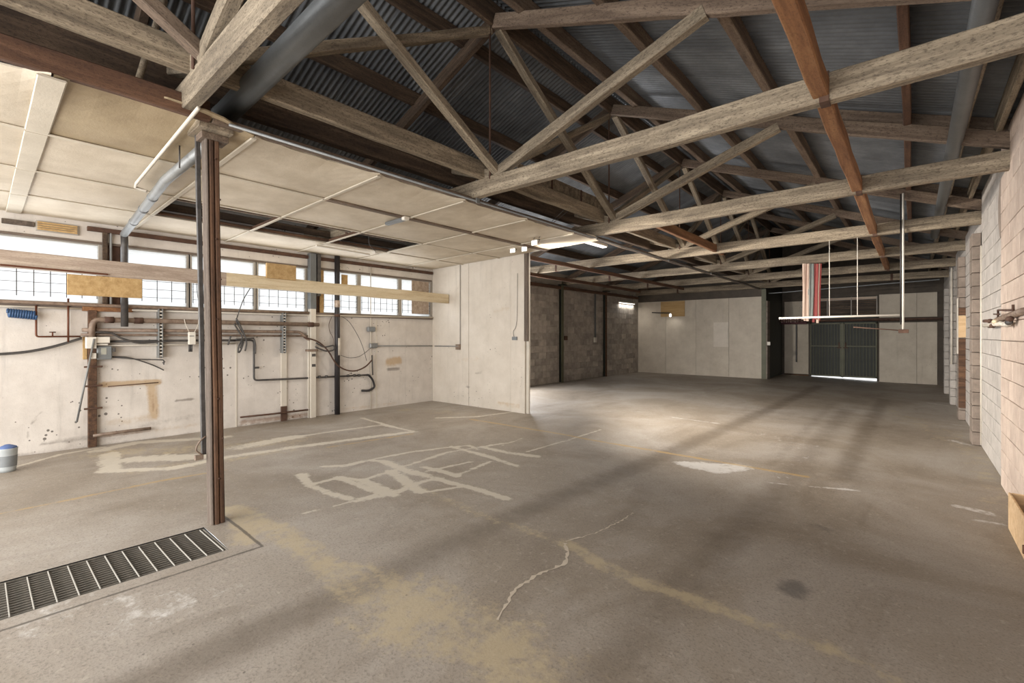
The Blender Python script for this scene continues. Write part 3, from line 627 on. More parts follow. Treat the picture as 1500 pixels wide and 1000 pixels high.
# louvred transom above the gate
for k, (xa, xb) in enumerate(((-2.95, -2.45), (-2.42, -1.72), (-1.69, -.98))):
    r = struct(bpy.data.objects.new('window_%d' % (10+k), None)); put(r, T((xa+xb)/2, YG, 2.36))
    box('backing', (xa, YG+.05, 2.34), (xb, YG+.1, 3.05), 'gate_panel', r)
    for i in range(9): box('slat', (xa, YG+.01, 2.38+i*.065), (xb, YG+.03, 2.425+i*.065), 'dark_timber', r, .003)
    box('mullion', (xb, YG-.01, 2.34), (xb+.03, YG+.03, 3.08), 'frame_grey', r)
box('transom_board', (-2.98, YG-.0, 2.97), (-.96, YG+.03, 3.07), 'old_pine', wg)
# gate
for k, (xa, xb) in enumerate(((gx0, (gx0+gx1)/2-.035), ((gx0+gx1)/2+.035, gx1))):
    r = struct(bpy.data.objects.new('door_%d' % (k+1), None)); put(r, T((xa+xb)/2, YG, .08))
    zb_ = .135
    for nm, a1, b1 in (('frame_bar', (xa, YG-.03, zb_), (xa+.04, YG+.01, gzt)), ('frame_bar', (xb-.04, YG-.03, zb_), (xb, YG+.01, gzt)), ('frame_bar', (xa, YG-.03, gzt-.05), (xb, YG+.01, gzt)), ('frame_bar', (xa, YG-.03, zb_), (xb, YG+.01, zb_+.06)), ('middle_rail', (xa, YG-.035, 1.25), (xb, YG-.012, 1.3))):
        box(nm, a1, b1, 'gate_green', r)
    box('sheet', (xa+.02, YG+.002, zb_+.02), (xb-.02, YG+.012, gzt-.02), 'gate_panel', r)
    nbar = 9
    for i in range(nbar): xx = xa+.04+(xb-xa-.08)*(i+.7)/(nbar+.4); box('bar', (xx-.009, YG-.02, zb_+.04), (xx+.009, YG+.002, gzt-.03), 'gate_green', r, .003)
    hx = xb-.06 if k == 0 else xa+.06; box('bolt', (hx-.07, YG-.06, 1.2), (hx+.07, YG-.036, 1.235), 'rust_steel', r); box('latch', (hx-.02, YG-.055, 1.235), (hx+.02, YG-.036, 1.42), 'rust_steel', r)
r = struct(box('trim_2', ((gx0+gx1)/2-.035, YG-.04, .12), ((gx0+gx1)/2+.035, YG-.0, gzt), 'gate_green'))

# right block wall
def rwall():
    w_ = struct(box('wall_right', (XRW+.015, -3.5, -.1), (XRW+.2, 21.2, 4.0), 'mortar'))
    blocks('r', w_, (XRW-.025-.02, 5.04, 0), (0, 1, 0), 6, 19, 'block_pink', (-1, 0, 0), lambda u, v: v == 17 and u > 1.8 or False)
    blocks('r2', w_, (XRW-.025+.02, 7.44, 0), (0, 1, 0), 6, 19, 'block_grey', (-1, 0, 0))
    stuff_blocks('near_blocks', w_, (XRW-.045, -3.36, 0), (0, 1, 0), 8.4, 19, 'block_pink', (-1, 0, 0))
    stuff_blocks('far_blocks', w_, (XRW-.005, 9.84, 0), (0, 1, 0), 11.2, 18, 'block_grey', (-1, 0, 0))
rwall()
def pilaster(y0_, y1_, xf, n, label, mat='block_column', cat='pilaster'):
    r = root('block_pilaster', (XRW-.05, (y0_+y1_)/2, 0), label, cat, 'pilasters of the block wall')
    vs, fs = cbox(((XRW-.032-xf)/2, (y1_-y0_)/2, .1-.004), .004); m1 = mesh('block', vs, fs, mat)
    for i in range(n): put(bpy.data.objects.new('block', m1), T((XRW-.032+xf)/2+random.uniform(-.002, .002), (y0_+y1_)/2, .1+i*.2+.002), r)
    return r
pilaster(9.86, 10.26, .68, 16, 'bare grey block pilaster, nearest one on the block wall')
r = pilaster(12.62, 13.0, .68, 16, 'block pilaster clad with brown and tan timber boards')
box('board', (.68, 12.585, .25), (.8, 12.615, 1.6), 'post_brown', r); box('board', (.68, 12.58, 1.62), (.8, 12.615, 2.05), 'crate_wood', r); box('board', (.68, 12.585, 2.06), (.8, 12.615, 2.2), 'post_brown', r); box('board', (.665, 12.6, 1.3), (.678, 12.9, 2.4), 'white_metal', r)
pilaster(15.3, 15.7, .68, 16, 'narrow grey block pilaster, third along the block wall', 'block_grey')
pilaster(18.1, 18.5, .68, 15, 'farthest block pilaster, near the gate wall corner', 'block_grey')
o = tube('conduit', [onY(1394, 392, 15.25), onY(1394, 392, 15.25)-Vector((0, 0, 2.3))], .018, 'white_metal'); tag(o, 'thin pale conduit on the third pilaster', 'conduit')
o = tube('conduit', [(.775, 9.83, 3.0), (.775, 9.83, .02)], .012, 'white_metal'); tag(o, 'thin pale rod standing in the corner of the nearest pilaster', 'conduit')
# octagonal plate and hole high on the wall
c8 = onX(1472, 303, XRW-.03)
vs = [(0, .28*math.cos(a_)*.9, .36*math.sin(a_)) for a_ in [math.pi/8+k*math.pi/4 for k in range(8)]]; vs += [(-.03, y_*.97, z_*.97) for _, y_, z_ in vs]
fs = [tuple(range(8, 16))]+[(k, (k+1) % 8, 8+(k+1) % 8, 8+k) for k in range(8)]
o = put(bpy.data.objects.new('cover_plate', mesh('cover_plate', vs, fs, 'block_column')), T(XRW-.03, c8.y, c8.z)); tag(o, 'eight-sided grey plate high on the block wall', 'plate')
# crate
r = root('wooden_crate', (.7, 5.45, 0), 'open-topped pale wooden crate against the block wall', 'crate')
cx0, cx1, cy0, cy1, ch = .62, .755, 4.95, 5.8, .31
for nm, a1, b1 in (('side_board', (cx0, cy0, 0), (cx0+.018, cy0+.42, ch)), ('side_board', (cx0, cy0+.424, 0), (cx0+.018, cy1, ch)), ('end_board', (cx0+.019, cy1-.018, 0), (cx1, cy1, ch)), ('end_board', (cx0+.019, cy0, 0), (cx1, cy0+.018, ch)), ('base_board', (cx0+.019, cy0+.02, 0), (cx1, cy1-.02, .02)), ('back_board', (cx1-.014, cy0+.02, .021), (cx1, cy1-.02, .44))):
    box(nm, a1, b1, 'crate_wood', r)
for y_ in (5.0,): box('cleat', (cx0-.012, y_, .06), (cx0-.001, y_+.03, .12), 'post_brown', r)
o = box('short_plank', (.70, 4.9, 0), (.738, 5.45, .47), 'crate_wood'); tag(o, 'taller pale plank standing on edge inside the wooden crate', 'plank')
# manifold on block wall
r = root('pipe_manifold', (XRW-.06, 7.6, 1.6), 'cluster of old pipes and valves on the block wall', 'pipes')
XM = XRW-.09
tube('main_pipe', chain(XM, [(1500, 455), (1480, 462), (1462, 468), (1450, 477)]), .03, 'rusty_pipe', r)
tube('pipe', chain(XM-.02, [(1442, 470), (1448, 470)]), .02, 'rust_steel', r); tube('pipe', chain(XM-.02, [(1442, 477), (1455, 475), (1478, 474)]), .022, 'white_metal', r)
tube('loop', chain(XM-.02, [(1462, 466), (1462, 454), (1484, 454), (1484, 446)]), .01, 'rust_steel', r); tube('pipe', chain(XM-.03, [(1456, 460), (1464, 460)]), .008, 'rust_steel', r)
for u, v, m_ in ((1450, 470, 'rust_steel'), (1458, 471, 'pine'), (1466, 474, 'white_metal'), (1474, 475, 'white_metal'), (1478, 472, 'dark_pipe'), (1454, 477, 'rust_steel'), (1479, 467, 'rust_steel')):
    p = onX(u, v, XM-.03); b2 = tubev([(0, -.07, 0), (0, -.03, 0), (0, .03, 0), (0, .07, 0)], [.012, .027, .027, .012], 10); put(bpy.data.objects.new('valve', mesh('valve', b2[0], b2[1], m_, True)), T(*p), r)

# ================================================================ PANELLED CEILING OVER THE LEFT BAY
def CZP(x): return 3.2+.018*(x+8.5)
PXS = [-8.5, -7.44, -6.36, -5.2, -4.07]; PYS = [-3.3, -2.1, -.9, .32, 1.5, 2.68, 3.86, 5.04, 6.22, 6.98]
holes = {(1, 4): 0, (1, 5): 0, (1, 6): 0}
lc = bpy.data.objects.new('ceiling_panelled', None); put(lc, T(-6.3, 2, 3.2)); struct(lc)
for i in range(4):
    for j in range(len(PYS)-1):
        if (i, j) in holes: continue
        xa, xb, ya, yb = PXS[i]+.006, PXS[i+1]-.006, PYS[j]+.006, PYS[j+1]-.006
        nX, nY = 6, 10; vs = []; rr = random.Random(i*31+j)
        sag = .012+rr.random()*.012
        for k in range(nY+1):
            for l in range(nX+1):
                fx, fy = l/nX, k/nY; x = xa+(xb-xa)*fx; y = ya+(yb-ya)*fy
                z = CZP(x)-sag*math.sin(math.pi*fx)*math.sin(math.pi*fy)
                if i == 3:      # torn and curled outer edge
                    z += .05*fx*fx*math.sin(math.pi*fy)*(1 if j != 3 else 1.6); x += (-.16*math.sin(math.pi*fy)*fx if j in (2, 4, 5, 6, 7) else (-.05*math.sin(math.pi*fy*2)*fx))+.012*math.sin(fy*40)*fx
                    if j == 2: x -= .28*fx*(1-fy)
                vs.append((x, y, z))
        n1 = len(vs); vs += [(x, y, z+.012) for x, y, z in vs]; fs = []
        for k in range(nY):
            for l in range(nX):
                a_ = k*(nX+1)+l; fs.append((a_, a_+nX+1, a_+nX+2, a_+1)); fs.append((n1+a_, n1+a_+1, n1+a_+nX+2, n1+a_+nX+1))
        ring = [l for l in range(nX+1)]+[k*(nX+1)+nX for k in range(1, nY+1)]+[nY*(nX+1)+l for l in range(nX-1, -1, -1)]+[k*(nX+1) for k in range(nY-1, 0, -1)]
        for a_, b_ in zip(ring, ring[1:]+ring[:1]): fs.append((a_, b_, b_+n1, a_+n1))
        put(bpy.data.objects.new('ceiling_panel', mesh('ceiling_panel', vs, fs, 'ceiling_board_stained' if (i, j) in ((3, 3),) else 'ceiling_board')), T(0, 0, 0), lc)
for x in PXS[1:4]:     # battens along the joints
    segs = [(-3.2, 6.97)] if x != -5.2 else [(-3.2, 2.7)]
    for a_, b_ in segs: beam('batten', (x, a_, CZP(x)-.016), (x, b_, CZP(x)-.016), .045, .014, 'batten_paint', lc, wob=.002)
beam('exposed_joist', (-5.2, 2.7, CZP(-5.2)-.02), (-5.2, 6.97, CZP(-5.2)-.02), .1, .06, 'brown_timber', lc, wob=.002)
for j, y in enumerate(PYS[1:-1]):
    wd = .14 if j == 2 else .05
    for i in range(4):
        if j > 4 and i == 3 and False: continue
        beam('batten', (PXS[i]+.02, y, CZP(PXS[i])-.018), (PXS[i+1]-.02, y, CZP(PXS[i+1])-.018), wd, .014, 'batten_paint', lc, wob=.002)
for j in (4, 5, 6):     # framing seen round the missing boards
    beam('joist', (-6.39, PYS[j], 3.25), (-6.39, PYS[j+1], 3.25), .05, .04, 'post_brown', lc); beam('joist', (-7.41, PYS[j], 3.23), (-7.41, PYS[j+1], 3.23), .05, .04, 'post_brown', lc)
    beam('joist', (-6.9, PYS[j], 3.33), (-6.9, PYS[j+1], 3.33), .05, .05, 'brown_timber', lc)
    beam('joist', (-7.4, PYS[j]+.03, 3.235), (-6.4, PYS[j]+.03, 3.25), .04, .04, 'post_brown', lc)
for x_, z_ in ((-6.65, 3.42), (-7.05, 3.38), (-7.55, 3.33), (-6.2, 3.46)):
    o = beam('ceiling_joist', (x_, -3, z_), (x_, 6.9, z_), .05, .1, 'dark_timber'); tag(o, 'dark joist above the panelled ceiling, seen through its missing boards, '+{-6.65: 'second from the ledger side', -7.05: 'third from the ledger side', -7.55: 'nearest the window wall', -6.2: 'nearest the ledger'}[x_], 'joist', 'joists above the panelled ceiling')
p = Vector((-7.0, 3.9, 3.17))
r = root('strip_light', (-8.0, 4.2, 3.02), 'bare white strip light hanging askew by the damaged ceiling panels', 'lamp')
a_ = onX(463, 361, -7.6); b_ = onX(541, 374, -7.6); beam('body', a_, b_, .05, .03, 'white_metal', r); tube('hanger', [a_+Vector((0, .1, .02)), a_+Vector((0, .12, .14))], .006, 'white_metal', r); tube('hanger', [b_+Vector((0, -.3, .02)), b_+Vector((0, -.3, .16))], .006, 'white_metal', r)
r = root('lamp_holder', (-6.9, 4.3, 3.0), 'small lamp head dangling on a bent wire under the hole in the ceiling', 'lamp')
a_ = onX(540, 347, -6.9); b_ = onX(552, 370, -6.9); tube('wire', [a_+Vector((0, 0, .05)), a_, (a_+b_)/2+Vector((0, -.06, 0)), b_], .005, 'dark_pipe', r, 6, smooth=5); beam('head', b_+Vector((0, -.05, -.02)), b_+Vector((0, .09, .0)), .06, .035, 'white_metal', r)
r = root('light_fitting', (-5.6, 3.9, 3.2), 'short grey lamp fitting fixed beside the exposed joist', 'lamp')
a_ = onZ(567, 330, 3.2); b_ = onZ(592, 323, 3.2); beam('body', a_, b_, .07, .04, 'duct_grey', r); beam('end_cap', b_, b_+(b_-a_)*.15, .08, .045, 'label_white', r)
# ================================================================ POST
PZ = fz(-4.3)
r = root('support_post', (-4.3, 1.29, PZ), 'tall brown timber post standing at the end of the floor drain', 'post')
lean = Vector((0, -.045, 0))
def ply(nm, xa, xb, ya, yb, m_, z0=PZ):
    beam(nm, ((xa+xb)/2, ya, z0), Vector(((xa+xb)/2, ya, CH))+lean, abs(xb-xa), yb-ya, m_, r, (0, 1, 0), .002)
ply('ply', -4.34, -4.22, 1.259, 1.293, 'post_brown'); ply('ply', -4.335, -4.222, 1.297, 1.332, 'post_brown'); ply('ply', -4.34, -4.224, 1.236, 1.256, 'post_grey')
ply('angle_iron', -4.37, -4.345, 1.2, 1.235, 'dark_pipe', PZ+.55)
box('bearing_block', (-4.42, 1.12, CH-.07), (-4.12, 1.36, CH), 'weathered_timber', r); box('bearing_block', (-4.36, 1.16, CH-.12), (-4.2, 1.35, CH-.07), 'brown_timber', r)
hk = Vector((-4.33, 1.205, .8)); tube('hook', [hk+Vector((0, .02, .04)), hk+Vector((.01, -.03, .0)), hk+Vector((.01, -.05, -.06)), hk+Vector((.01, -.01, -.1))], .006, 'rusty_pipe', r, 6, smooth=4); box('padlock', hk+Vector((-.01, -.06, -.14)), hk+Vector((.02, .0, -.1)), 'rusty_pipe', r)
for i in range(9): p = Vector((-4.225, 1.28+(i % 2)*.03-.03*i/9, .5+i*.32)); box('bolt', p, p+Vector((.012, .012, .012)), 'rust_steel', r, .003)
# ducts
r = root('vent_duct', onY(480, 30, 1.4), 'large grey duct slanting overhead beside the post', 'duct')
a_ = onY(327, 170, 1.4); b_ = onY(488, 10, 1.4); b_ = a_+(b_-a_)*1.5; e_ = a_
tube('pipe', [a_, b_], .088, 'duct_grey', r, 20); tube('collar', [b_*.0+a_-Vector((.0, 0, 0)), a_+(b_-a_).normalized()*.04], .093, 'duct_grey', r, 20)
r = root('flue_pipe', (-6, 1.2, 3.1), 'thin galvanized flue running under the panelled ceiling and down the window wall', 'pipe')
pts = [tuple(onY(329, 172, 1.4)), (-4.5, 1.24, 3.2), (-5.5, 1.22, 3.17), (-8.3, 1.36, 3.06)]
pts = [Vector(q) for q in pts]; tube('pipe', pts, .045, 'galvanized', r, 14)
for f_ in (.25, .45, .7): q = pts[2]+(pts[3]-pts[2])*f_; d_ = (pts[3]-pts[2]).normalized(); tube('joint_ring', [q-d_*.02, q+d_*.02], .05, 'duct_grey', r, 14)
tube('drop_pipe', [pts[3]+Vector((.02, 0, .02)), (-8.32, 1.37, 2.9), (-8.32, 1.37, 1.78)], .042, 'dark_pipe', r, 12)
r2 = tube('hanger_rod', [onY(263, 210, 1.14), onY(263, 246, 1.14)], .006, 'dark_pipe'); tag(r2, 'short dark rod hanging from the ceiling board beside the thin flue', 'rod')
o = tube('conduit', [onY(291, 158, 1.05), onY(200, 268, 1.05), onY(198, 274, 1.07), onY(215, 280, 1.15)], .014, 'weathered_timber', None, 8); o.data.materials.clear(); o.data.materials.append(M['white_metal']); tag(o, 'slim pale conduit slanting from the post head to the ceiling boards', 'conduit')
o = tube('hanging_rod', [onX(193, 149, -4.3), onX(215, 78, -4.3), onX(241, 0, -4.3)], .022, 'weathered_timber', None, 8); tag(o, 'crusted rod hanging down from the roof left of the post head', 'rod')
o = tube('round_duct', [(.34, -2, 3.72), (.34, 13, 3.72)], .065, 'duct_grey', None, 18); tag(o, 'long dark grey round duct under the roof beside the block wall', 'duct')
# hanging pole + rail + hangers
r = root('hanging_pole', onY(1323, 340, 9.8), 'thin white pole hung in front of the truss on the nearest pilaster', 'pole')
a_ = onY(1323, 283, 9.8); b_ = onY(1323, 484, 9.8); tube('pole', [a_, b_], .014, 'label_white', r, 8); tube('pole', [a_+Vector((-.03, .03, 0)), b_+Vector((-.03, .03, .1))], .01, 'black_pipe', r, 8)
box('bracket', b_+Vector((-.06, -.03, -.04)), b_+Vector((.07, .03, .02)), 'rust_steel', r); tube('arm', [onY(1250, 479, 9.8), b_], .009, 'rust_steel', r, 8)
r = root('suspended_rail', onY(1240, 463, 9.85), 'white horizontal rail suspended on wires in front of the gate', 'rail')
a_ = onY(1141, 466, 9.85); b_ = onY(1322, 461, 9.85); tube('rail', [a_, b_], .018, 'label_white', r, 8)
for u in (1215, 1256): q = onY(u, 463.5, 9.85); tube('wire', [q, Vector((q.x, 9.85, CH))], .006, 'label_white', r, 6)
r = root('sign_strip', onY(1160, 468, YG-.2), 'small dark red sign strip with pale unreadable marks beside the gate', 'sign')
a_ = onY(1138, 464.5, YG-.2); b_ = onY(1182, 474.5, YG-.2); box('board', (a_.x, YG-.21, b_.z), (b_.x, YG-.19, a_.z), 'maroon_board', r)
xx = a_.x+.09; k = 0
while xx < b_.x-.16:
    w_ = .035+.012*((k*7) % 3); hh = .1+.03*((k*5) % 2)
    if k != 9: box('mark', (xx, YG-.216, (a_.z+b_.z)/2-hh/2), (xx+w_, YG-.211, (a_.z+b_.z)/2+hh/2), 'pink_mark', r, .002); box('mark', (xx-.01, YG-.216, (a_.z+b_.z)/2-.02), (xx, YG-.211, (a_.z+b_.z)/2+.02), 'pink_mark', r, .002)
    xx += w_+.028; k += 1
o = beam('cross_pipe', (-3.9, 20.3, 2.2), (.6, 20.3, 2.2), .05, .05, 'rust_steel'); tag(o, 'dark horizontal bar crossing above the gate', 'bar')
o = beam('track_bar', (-3.9, 18.6, 3.16), (.6, 18.6, 3.3), .03, .03, 'duct_grey'); tag(o, 'grey bar high across the gate recess', 'bar')
o = box('hanging_bar', onY(1165.5, 470, YG-.1), onY(1167.5, 530, YG-.07), 'black_pipe'); tag(o, 'black bar hanging down the panel left of the gate', 'bar')
# bundle of strips
r = root('strip_bundle', (-1.5, 12.55, 2.0), 'bundle of long red, cream and grey strips hanging from a truss before the gate', 'bundle')
ctr = onY(1188, 430, 12.55); rr = random.Random(3)
cols = ['pale_cloth', 'pale_cloth', 'red_cloth', 'pale_cloth', 'grey_cloth', 'grey_cloth', 'grey_cloth', 'red_cloth', 'pale_cloth', 'red_cloth', 'pale_cloth', 'red_cloth']
for i, m_ in enumerate(cols):
    u1 = 1177+i*2.25; u2 = 1177+i*1.95+(1 if i > 6 else 0); a_ = onY(u1, 386, 12.58+.02*(i % 3)); b_ = onY(u2, 470-(3 if 4 <= i <= 5 else 0)+rr.uniform(-4, 3), 12.54+.02*(i % 3))
    beam('strip', b_, a_, .05, .03, m_, r, (0, 1, 0), .012)
# work lights on the partition end
for u, v, lab, em in ((784, 356, 'hung on wires from the ledger beside the partition stud', 1), (752, 367, 'clamped on the ceiling side of the partition stud', 1), (769, 365, 'clamped on the open side of the partition stud', 1)):
    q = onY(u, v, 6.0 if u == 784 else 6.45); r = root('flood_light', q, 'small white floodlight '+lab, 'lamp', 'floodlights at the partition end')
    vs = [(-.06, -.02, -.04), (.06, -.02, -.04), (.06, -.02, .045), (-.06, -.02, .045), (-.035, .05, -.022), (.035, .05, -.022), (.035, .05, .03), (-.035, .05, .03)]
    put(bpy.data.objects.new('housing', mesh('housing', vs, [(4, 5, 6, 7)[::-1], (0, 1, 5, 4), (1, 2, 6, 5), (2, 3, 7, 6), (3, 0, 4, 7)], 'label_white')), T(*q), r)
    box('lens', q+Vector((-.055, -.026, -.035)), q+Vector((.055, -.02, .04)), 'lamp_glow', r)
    tube('bracket', [q+Vector((-.065, .0, 0)), q+Vector((-.065, .04, .06)), q+Vector((.065, .04, .06)), q+Vector((.065, 0, 0))], .006, 'dark_pipe', r, 6)
    if u == 784:
        for d in (-.06, .05): tube('wire', [q+Vector((d, .03, .08)), q+Vector((d*.4+.2, .02, .22)), Vector((-4.02, q.y+d, 3.62))], .005, 'dark_pipe', r, 6)
    aim, pw_ = {784: ((.0, 9.0, 0), 750), 752: ((-6.5, 4.0, 0), 110), 769: ((-.8, 13, 0), 800)}[u]
    l = bpy.data.lights.new('flood_lamp', 'SPOT'); l.energy = pw_; l.spot_size = 1.75 if u != 752 else 2.3; l.spot_blend = 1; l.shadow_soft_size = .1; l.color = (1, .93, .84)
    lo = bpy.data.objects.new('flood_lamp', l); COL.objects.link(lo); lo.location = q+(Vector((.12, -.12, -.12)) if u != 752 else Vector((-.1, -.15, 0))); lo.rotation_euler = (Vector(aim)-lo.location).to_track_quat('-Z', 'Y').to_euler()
for u, v, y_, L_, pw, lab in ((870, 357, 8.0, .9, 22, 'white strip light fixed under the ledger beam past the partition'), (918, 444, 17.2, 1.3, 9, 'white strip light high by the far corner of the block wall'), (982, 462, 17.9, .12, .8, 'bare lamp on a bracket in front of the tan plywood rectangle')):
    q = onY(u, v, y_); r = root('strip_light' if L_ > .2 else 'bracket_lamp', q, lab, 'lamp')
    if L_ > .2:
        box('body', q+Vector((-.06, -L_/2, .0)), q+Vector((.06, L_/2, .05)), 'label_white', r); box('lens', q+Vector((-.05, -L_/2+.03, -.02)), q+Vector((.05, L_/2-.03, -.001)), 'lamp_glow', r)
        for d in (-L_*.4, L_*.4): tube('hanger', [q+Vector((0, d, .05)), Vector((q.x, q.y+d, max(CH, q.z+.1)))], .005, 'dark_pipe', r, 6)
    else:
        tube('arm', [q+Vector((-.9, .34, .16)), q+Vector((-.4, .1, .12)), q+Vector((0, 0, .1))], .02, 'black_pipe', r, 8); tube('bulb', [q+Vector((0, 0, .08)), q+Vector((0, 0, .03)), q-Vector((0, 0, .03)), q-Vector((0, 0, .06))], [.02, .05, .045, .015], 'lamp_glow', r, 12)
    l = bpy.data.lights.new('strip_lamp', 'AREA'); l.shape = 'RECTANGLE'; l.size = .1; l.size_y = max(.1, L_-.1); l.energy = pw; l.color = (1, .95, .88)
    lo = bpy.data.objects.new('strip_lamp', l); COL.objects.link(lo); lo.location = q-Vector((0, 0, .075))
# ================================================================ SERVICES ON THE WINDOW WALL
XS = XLW+.06
# long board across windows
XB = -7.95
a_ = onX(0, 391, XB); b_ = onX(646, 443, XB); r = root('window_board', (XB, 3.5, 2.42), 'long pale timber beam spanning in front of the strip window', 'beam')
zb1, zb2 = 2.45, 2.385
mid = onX(330, 417, XB)
beam('old_length', (XB, -3, 2.47), (XB, mid.y, (2.45+2.385)/2), .09, .2, 'old_pine', r); beam('new_length', (XB, mid.y, (2.45+2.385)/2), (XB, 6.98, 2.385), .09, .2, 'pine', r)
for yy in (-1.0, 1.3, 4.25): beam('bearer', (XB-.04, yy, 2.46), (XLW, yy, 2.46), .05, .06, 'rust_steel', r)
def plate(name, u0_, v0, u1_, v1, X_, th, mat, lab, cat='board', tilt=0):
    a_ = onX(u0_, v0, X_); b_ = onX(u1_, v1, X_); o = box(name, (X_, a_.y, b_.z), (X_+th, b_.y, a_.z), mat); tag(o, lab, cat); return o
plate('plywood_sheet', 98, 401, 208, 437, XB+.03, .02, 'plywood', 'yellowed plywood panel hanging below the long timber beam')
o = plate('plywood_offcut', 389, 385, 432, 411, XB+.055, .05, 'plywood', 'rounded yellow plywood offcut fixed over the long timber beam')
plate('orange_block', 120, 447, 193, 457.5, XLW, .06, 'orange_timber', 'short orange timber block under the window sill')
o = beam('shelf_lip', onX(0, 389, XB+.06), onX(158, 403, XB+.06), .03, .02, 'copper'); tag(o, 'reddish strip along the bottom of the long timber beam', 'strip')
def wpipe(name, px, r_, mat, lab, X_=None, bend=.08, smooth=0, cat='pipe', n=10, par=None):
    o = tube(name, chain(X_ or XS, px), r_, mat, par, n, bend=bend, smooth=smooth)
    if par is None: tag(o, lab, cat)
    return o
wpipe('sill_pipe', [(-60, 436), (0, 441), (300, 453.5), (452, 458)], .022, 'rusty_pipe', 'brown pipe running the length of the window sill', XLW+.09)
wpipe('sill_pipe', [(-60, 446), (0, 448), (120, 452)], .012, 'white_metal', 'thin pale pipe below the sill at the blue hose', XLW+.05); wpipe('sill_pipe', [(193, 454), (455, 461.5), (634, 465)], .014, 'white_metal', 'thin pale pipe below the sill past the orange block', XLW+.05)
r = root('heating_main', (XS, 2, 1.7), 'thick brown pipe with an elbow above the grey switch box', 'pipe')
wpipe('pipe', [(134.5, 497), (134.5, 468), (160, 468.5), (300, 471.5), (467, 475.5)], .035, 'rusty_pipe', '', XS+.05, .12, par=r, n=14)
for u in (160, 203, 455): q = onX(u, 468.5+(u-160)*.023, XS+.05); tube('coupling', [q-Vector((0, .05, 0)), q+Vector((0, .05, 0))], .045, 'rust_steel', r, 12)
wpipe('pipe_run', [(120, 483), (300, 484.6), (440, 486), (447, 494), (458, 501)], .025, 'rusty_pipe', 'brown pipe just below the thick one, ending in a bend at the white column')
wpipe('pipe_run', [(118, 490), (180, 490.5), (300, 491), (458, 492)], .016, 'rusty_pipe', 'narrow brown pipe, third of the stack beside the white column')
wpipe('pipe_run', [(160, 500), (235, 499), (372, 498), (372, 557), (440, 554), (537, 549)], .016, 'dark_pipe', 'dark conduit dropping low and running to the black pipe', bend=.06)
wpipe('pipe_run', [(150, 506), (235, 505), (345, 503)], .01, 'white_metal', 'thinnest pale pipe, lowest of the stack')
wpipe('copper_pipe', [(53, 447), (53, 493), (118, 492.5)], .011, 'copper', 'thin copper pipe dropping beside the blue hose', bend=.03)
wpipe('copper_pipe', [(100, 437), (100, 502)], .011, 'copper', 'straight copper drop below the plywood panel')
r = root('tap_valve', onX(77, 490, XS), 'little tap handle on the thin copper pipe', 'valve')
q = onX(77, 492, XS); tube('stem', [q, q+Vector((0, 0, .05))], .008, 'copper', r, 8); tube('handle', [q+Vector((0, -.03, .05)), q+Vector((0, .03, .05))], .007, 'rust_steel', r, 8)
a_ = onX(11, 458, XS+.03); b_ = onX(53, 462, XS+.03); N_ = 11*14; pts = []
for i in range(N_+1): f_ = i/N_; an = 2*math.pi*11*f_; pts.append(a_+(b_-a_)*f_+Vector((.04*math.cos(an), 0, .045*math.sin(an))))
o = tube('air_hose', pts, .014, 'blue_hose', None, 8); tag(o, 'coiled blue air hose on the window wall', 'hose')
for dx, dv in ((0, 0), (.02, 2)): o = wpipe('cable', [(-30, 518+dv), (0, 517.5+dv), (40, 514+dv), (80, 506+dv), (120, 494+dv)], .009, 'dark_pipe', 'dark cable swagging toward the switch box, '+('upper of the pair' if dx == 0 else 'lower of the pair'), XS+dx, 0, 5, 'cable')
# stud, boxes
r = root('wall_stud', (XLW+.04, YU(136, XLW), zf), 'brown timber stud on the window wall behind the switch box', 'stud')
y0_, y1_ = YU(129.5, XLW+.08), YU(142.5, XLW+.08); box('stud', (XLW, y0_, zf), (XLW+.07, y1_, 2.0), 'post_brown', r)
for v in (537, 565, 598): q = onX(136, v, XLW+.08); box('bolt_bar', (XLW+.07, q.y-.09, q.z-.012), (XLW+.09, q.y+.1, q.z+.012), 'rust_steel', r)
for ua, ub, mt_, d, lab in ((149.5, 157, 'dark_timber', .05, 'dark timber upright beside the flue at the windows'), (160, 163, 'galvanized', .06, 'pale blue metal upright beside the flue')):
    o = box('upright', (XLW, YU(ua, XLW), 2.06), (XLW+d, YU(ub, XLW), 3.08), mt_); tag(o, lab, 'upright')
plate('backing_board', 121, 493, 127.5, 526, XLW, .03, 'plywood', 'narrow yellow board behind the white boxes')
r = root('junction_boxes', onX(132, 500, XLW), 'white electrical boxes stacked on the brown stud', 'box')
for u0_, v0, u1_, v1, th in ((125, 493.5, 140, 510, .11), (140, 493.5, 160, 502, .09), (140, 503, 158, 505.5, .06), (133, 517, 140, 525, .1)):
    a_ = onX(u0_, v0, XLW+.1); b_ = onX(u1_, v1, XLW+.1); box('box', (XLW+.07, a_.y, b_.z), (XLW+.07+th, b_.y, a_.z), 'label_white', r)
r = root('switch_box', onX(153, 526, XLW+.1), 'grey metal safety switch box with pale label beside the brown stud', 'box')
a_ = onX(142, 507, XLW+.1); b_ = onX(164, 526, XLW+.1); box('case', (XLW, a_.y, b_.z), (XLW+.12, b_.y, a_.z), 'grey_box', r, .01)
a_ = onX(148, 509.5, XLW+.122); b_ = onX(156, 519, XLW+.122); box('label_plate', (XLW+.12, a_.y, b_.z), (XLW+.124, b_.y, a_.z), 'cover_patch', r, .001); q = onX(165, 512, XLW+.1); box('lever', (XLW+.09, q.y, q.z-.03), (XLW+.13, q.y+.03, q.z+.03), 'dark_pipe', r)
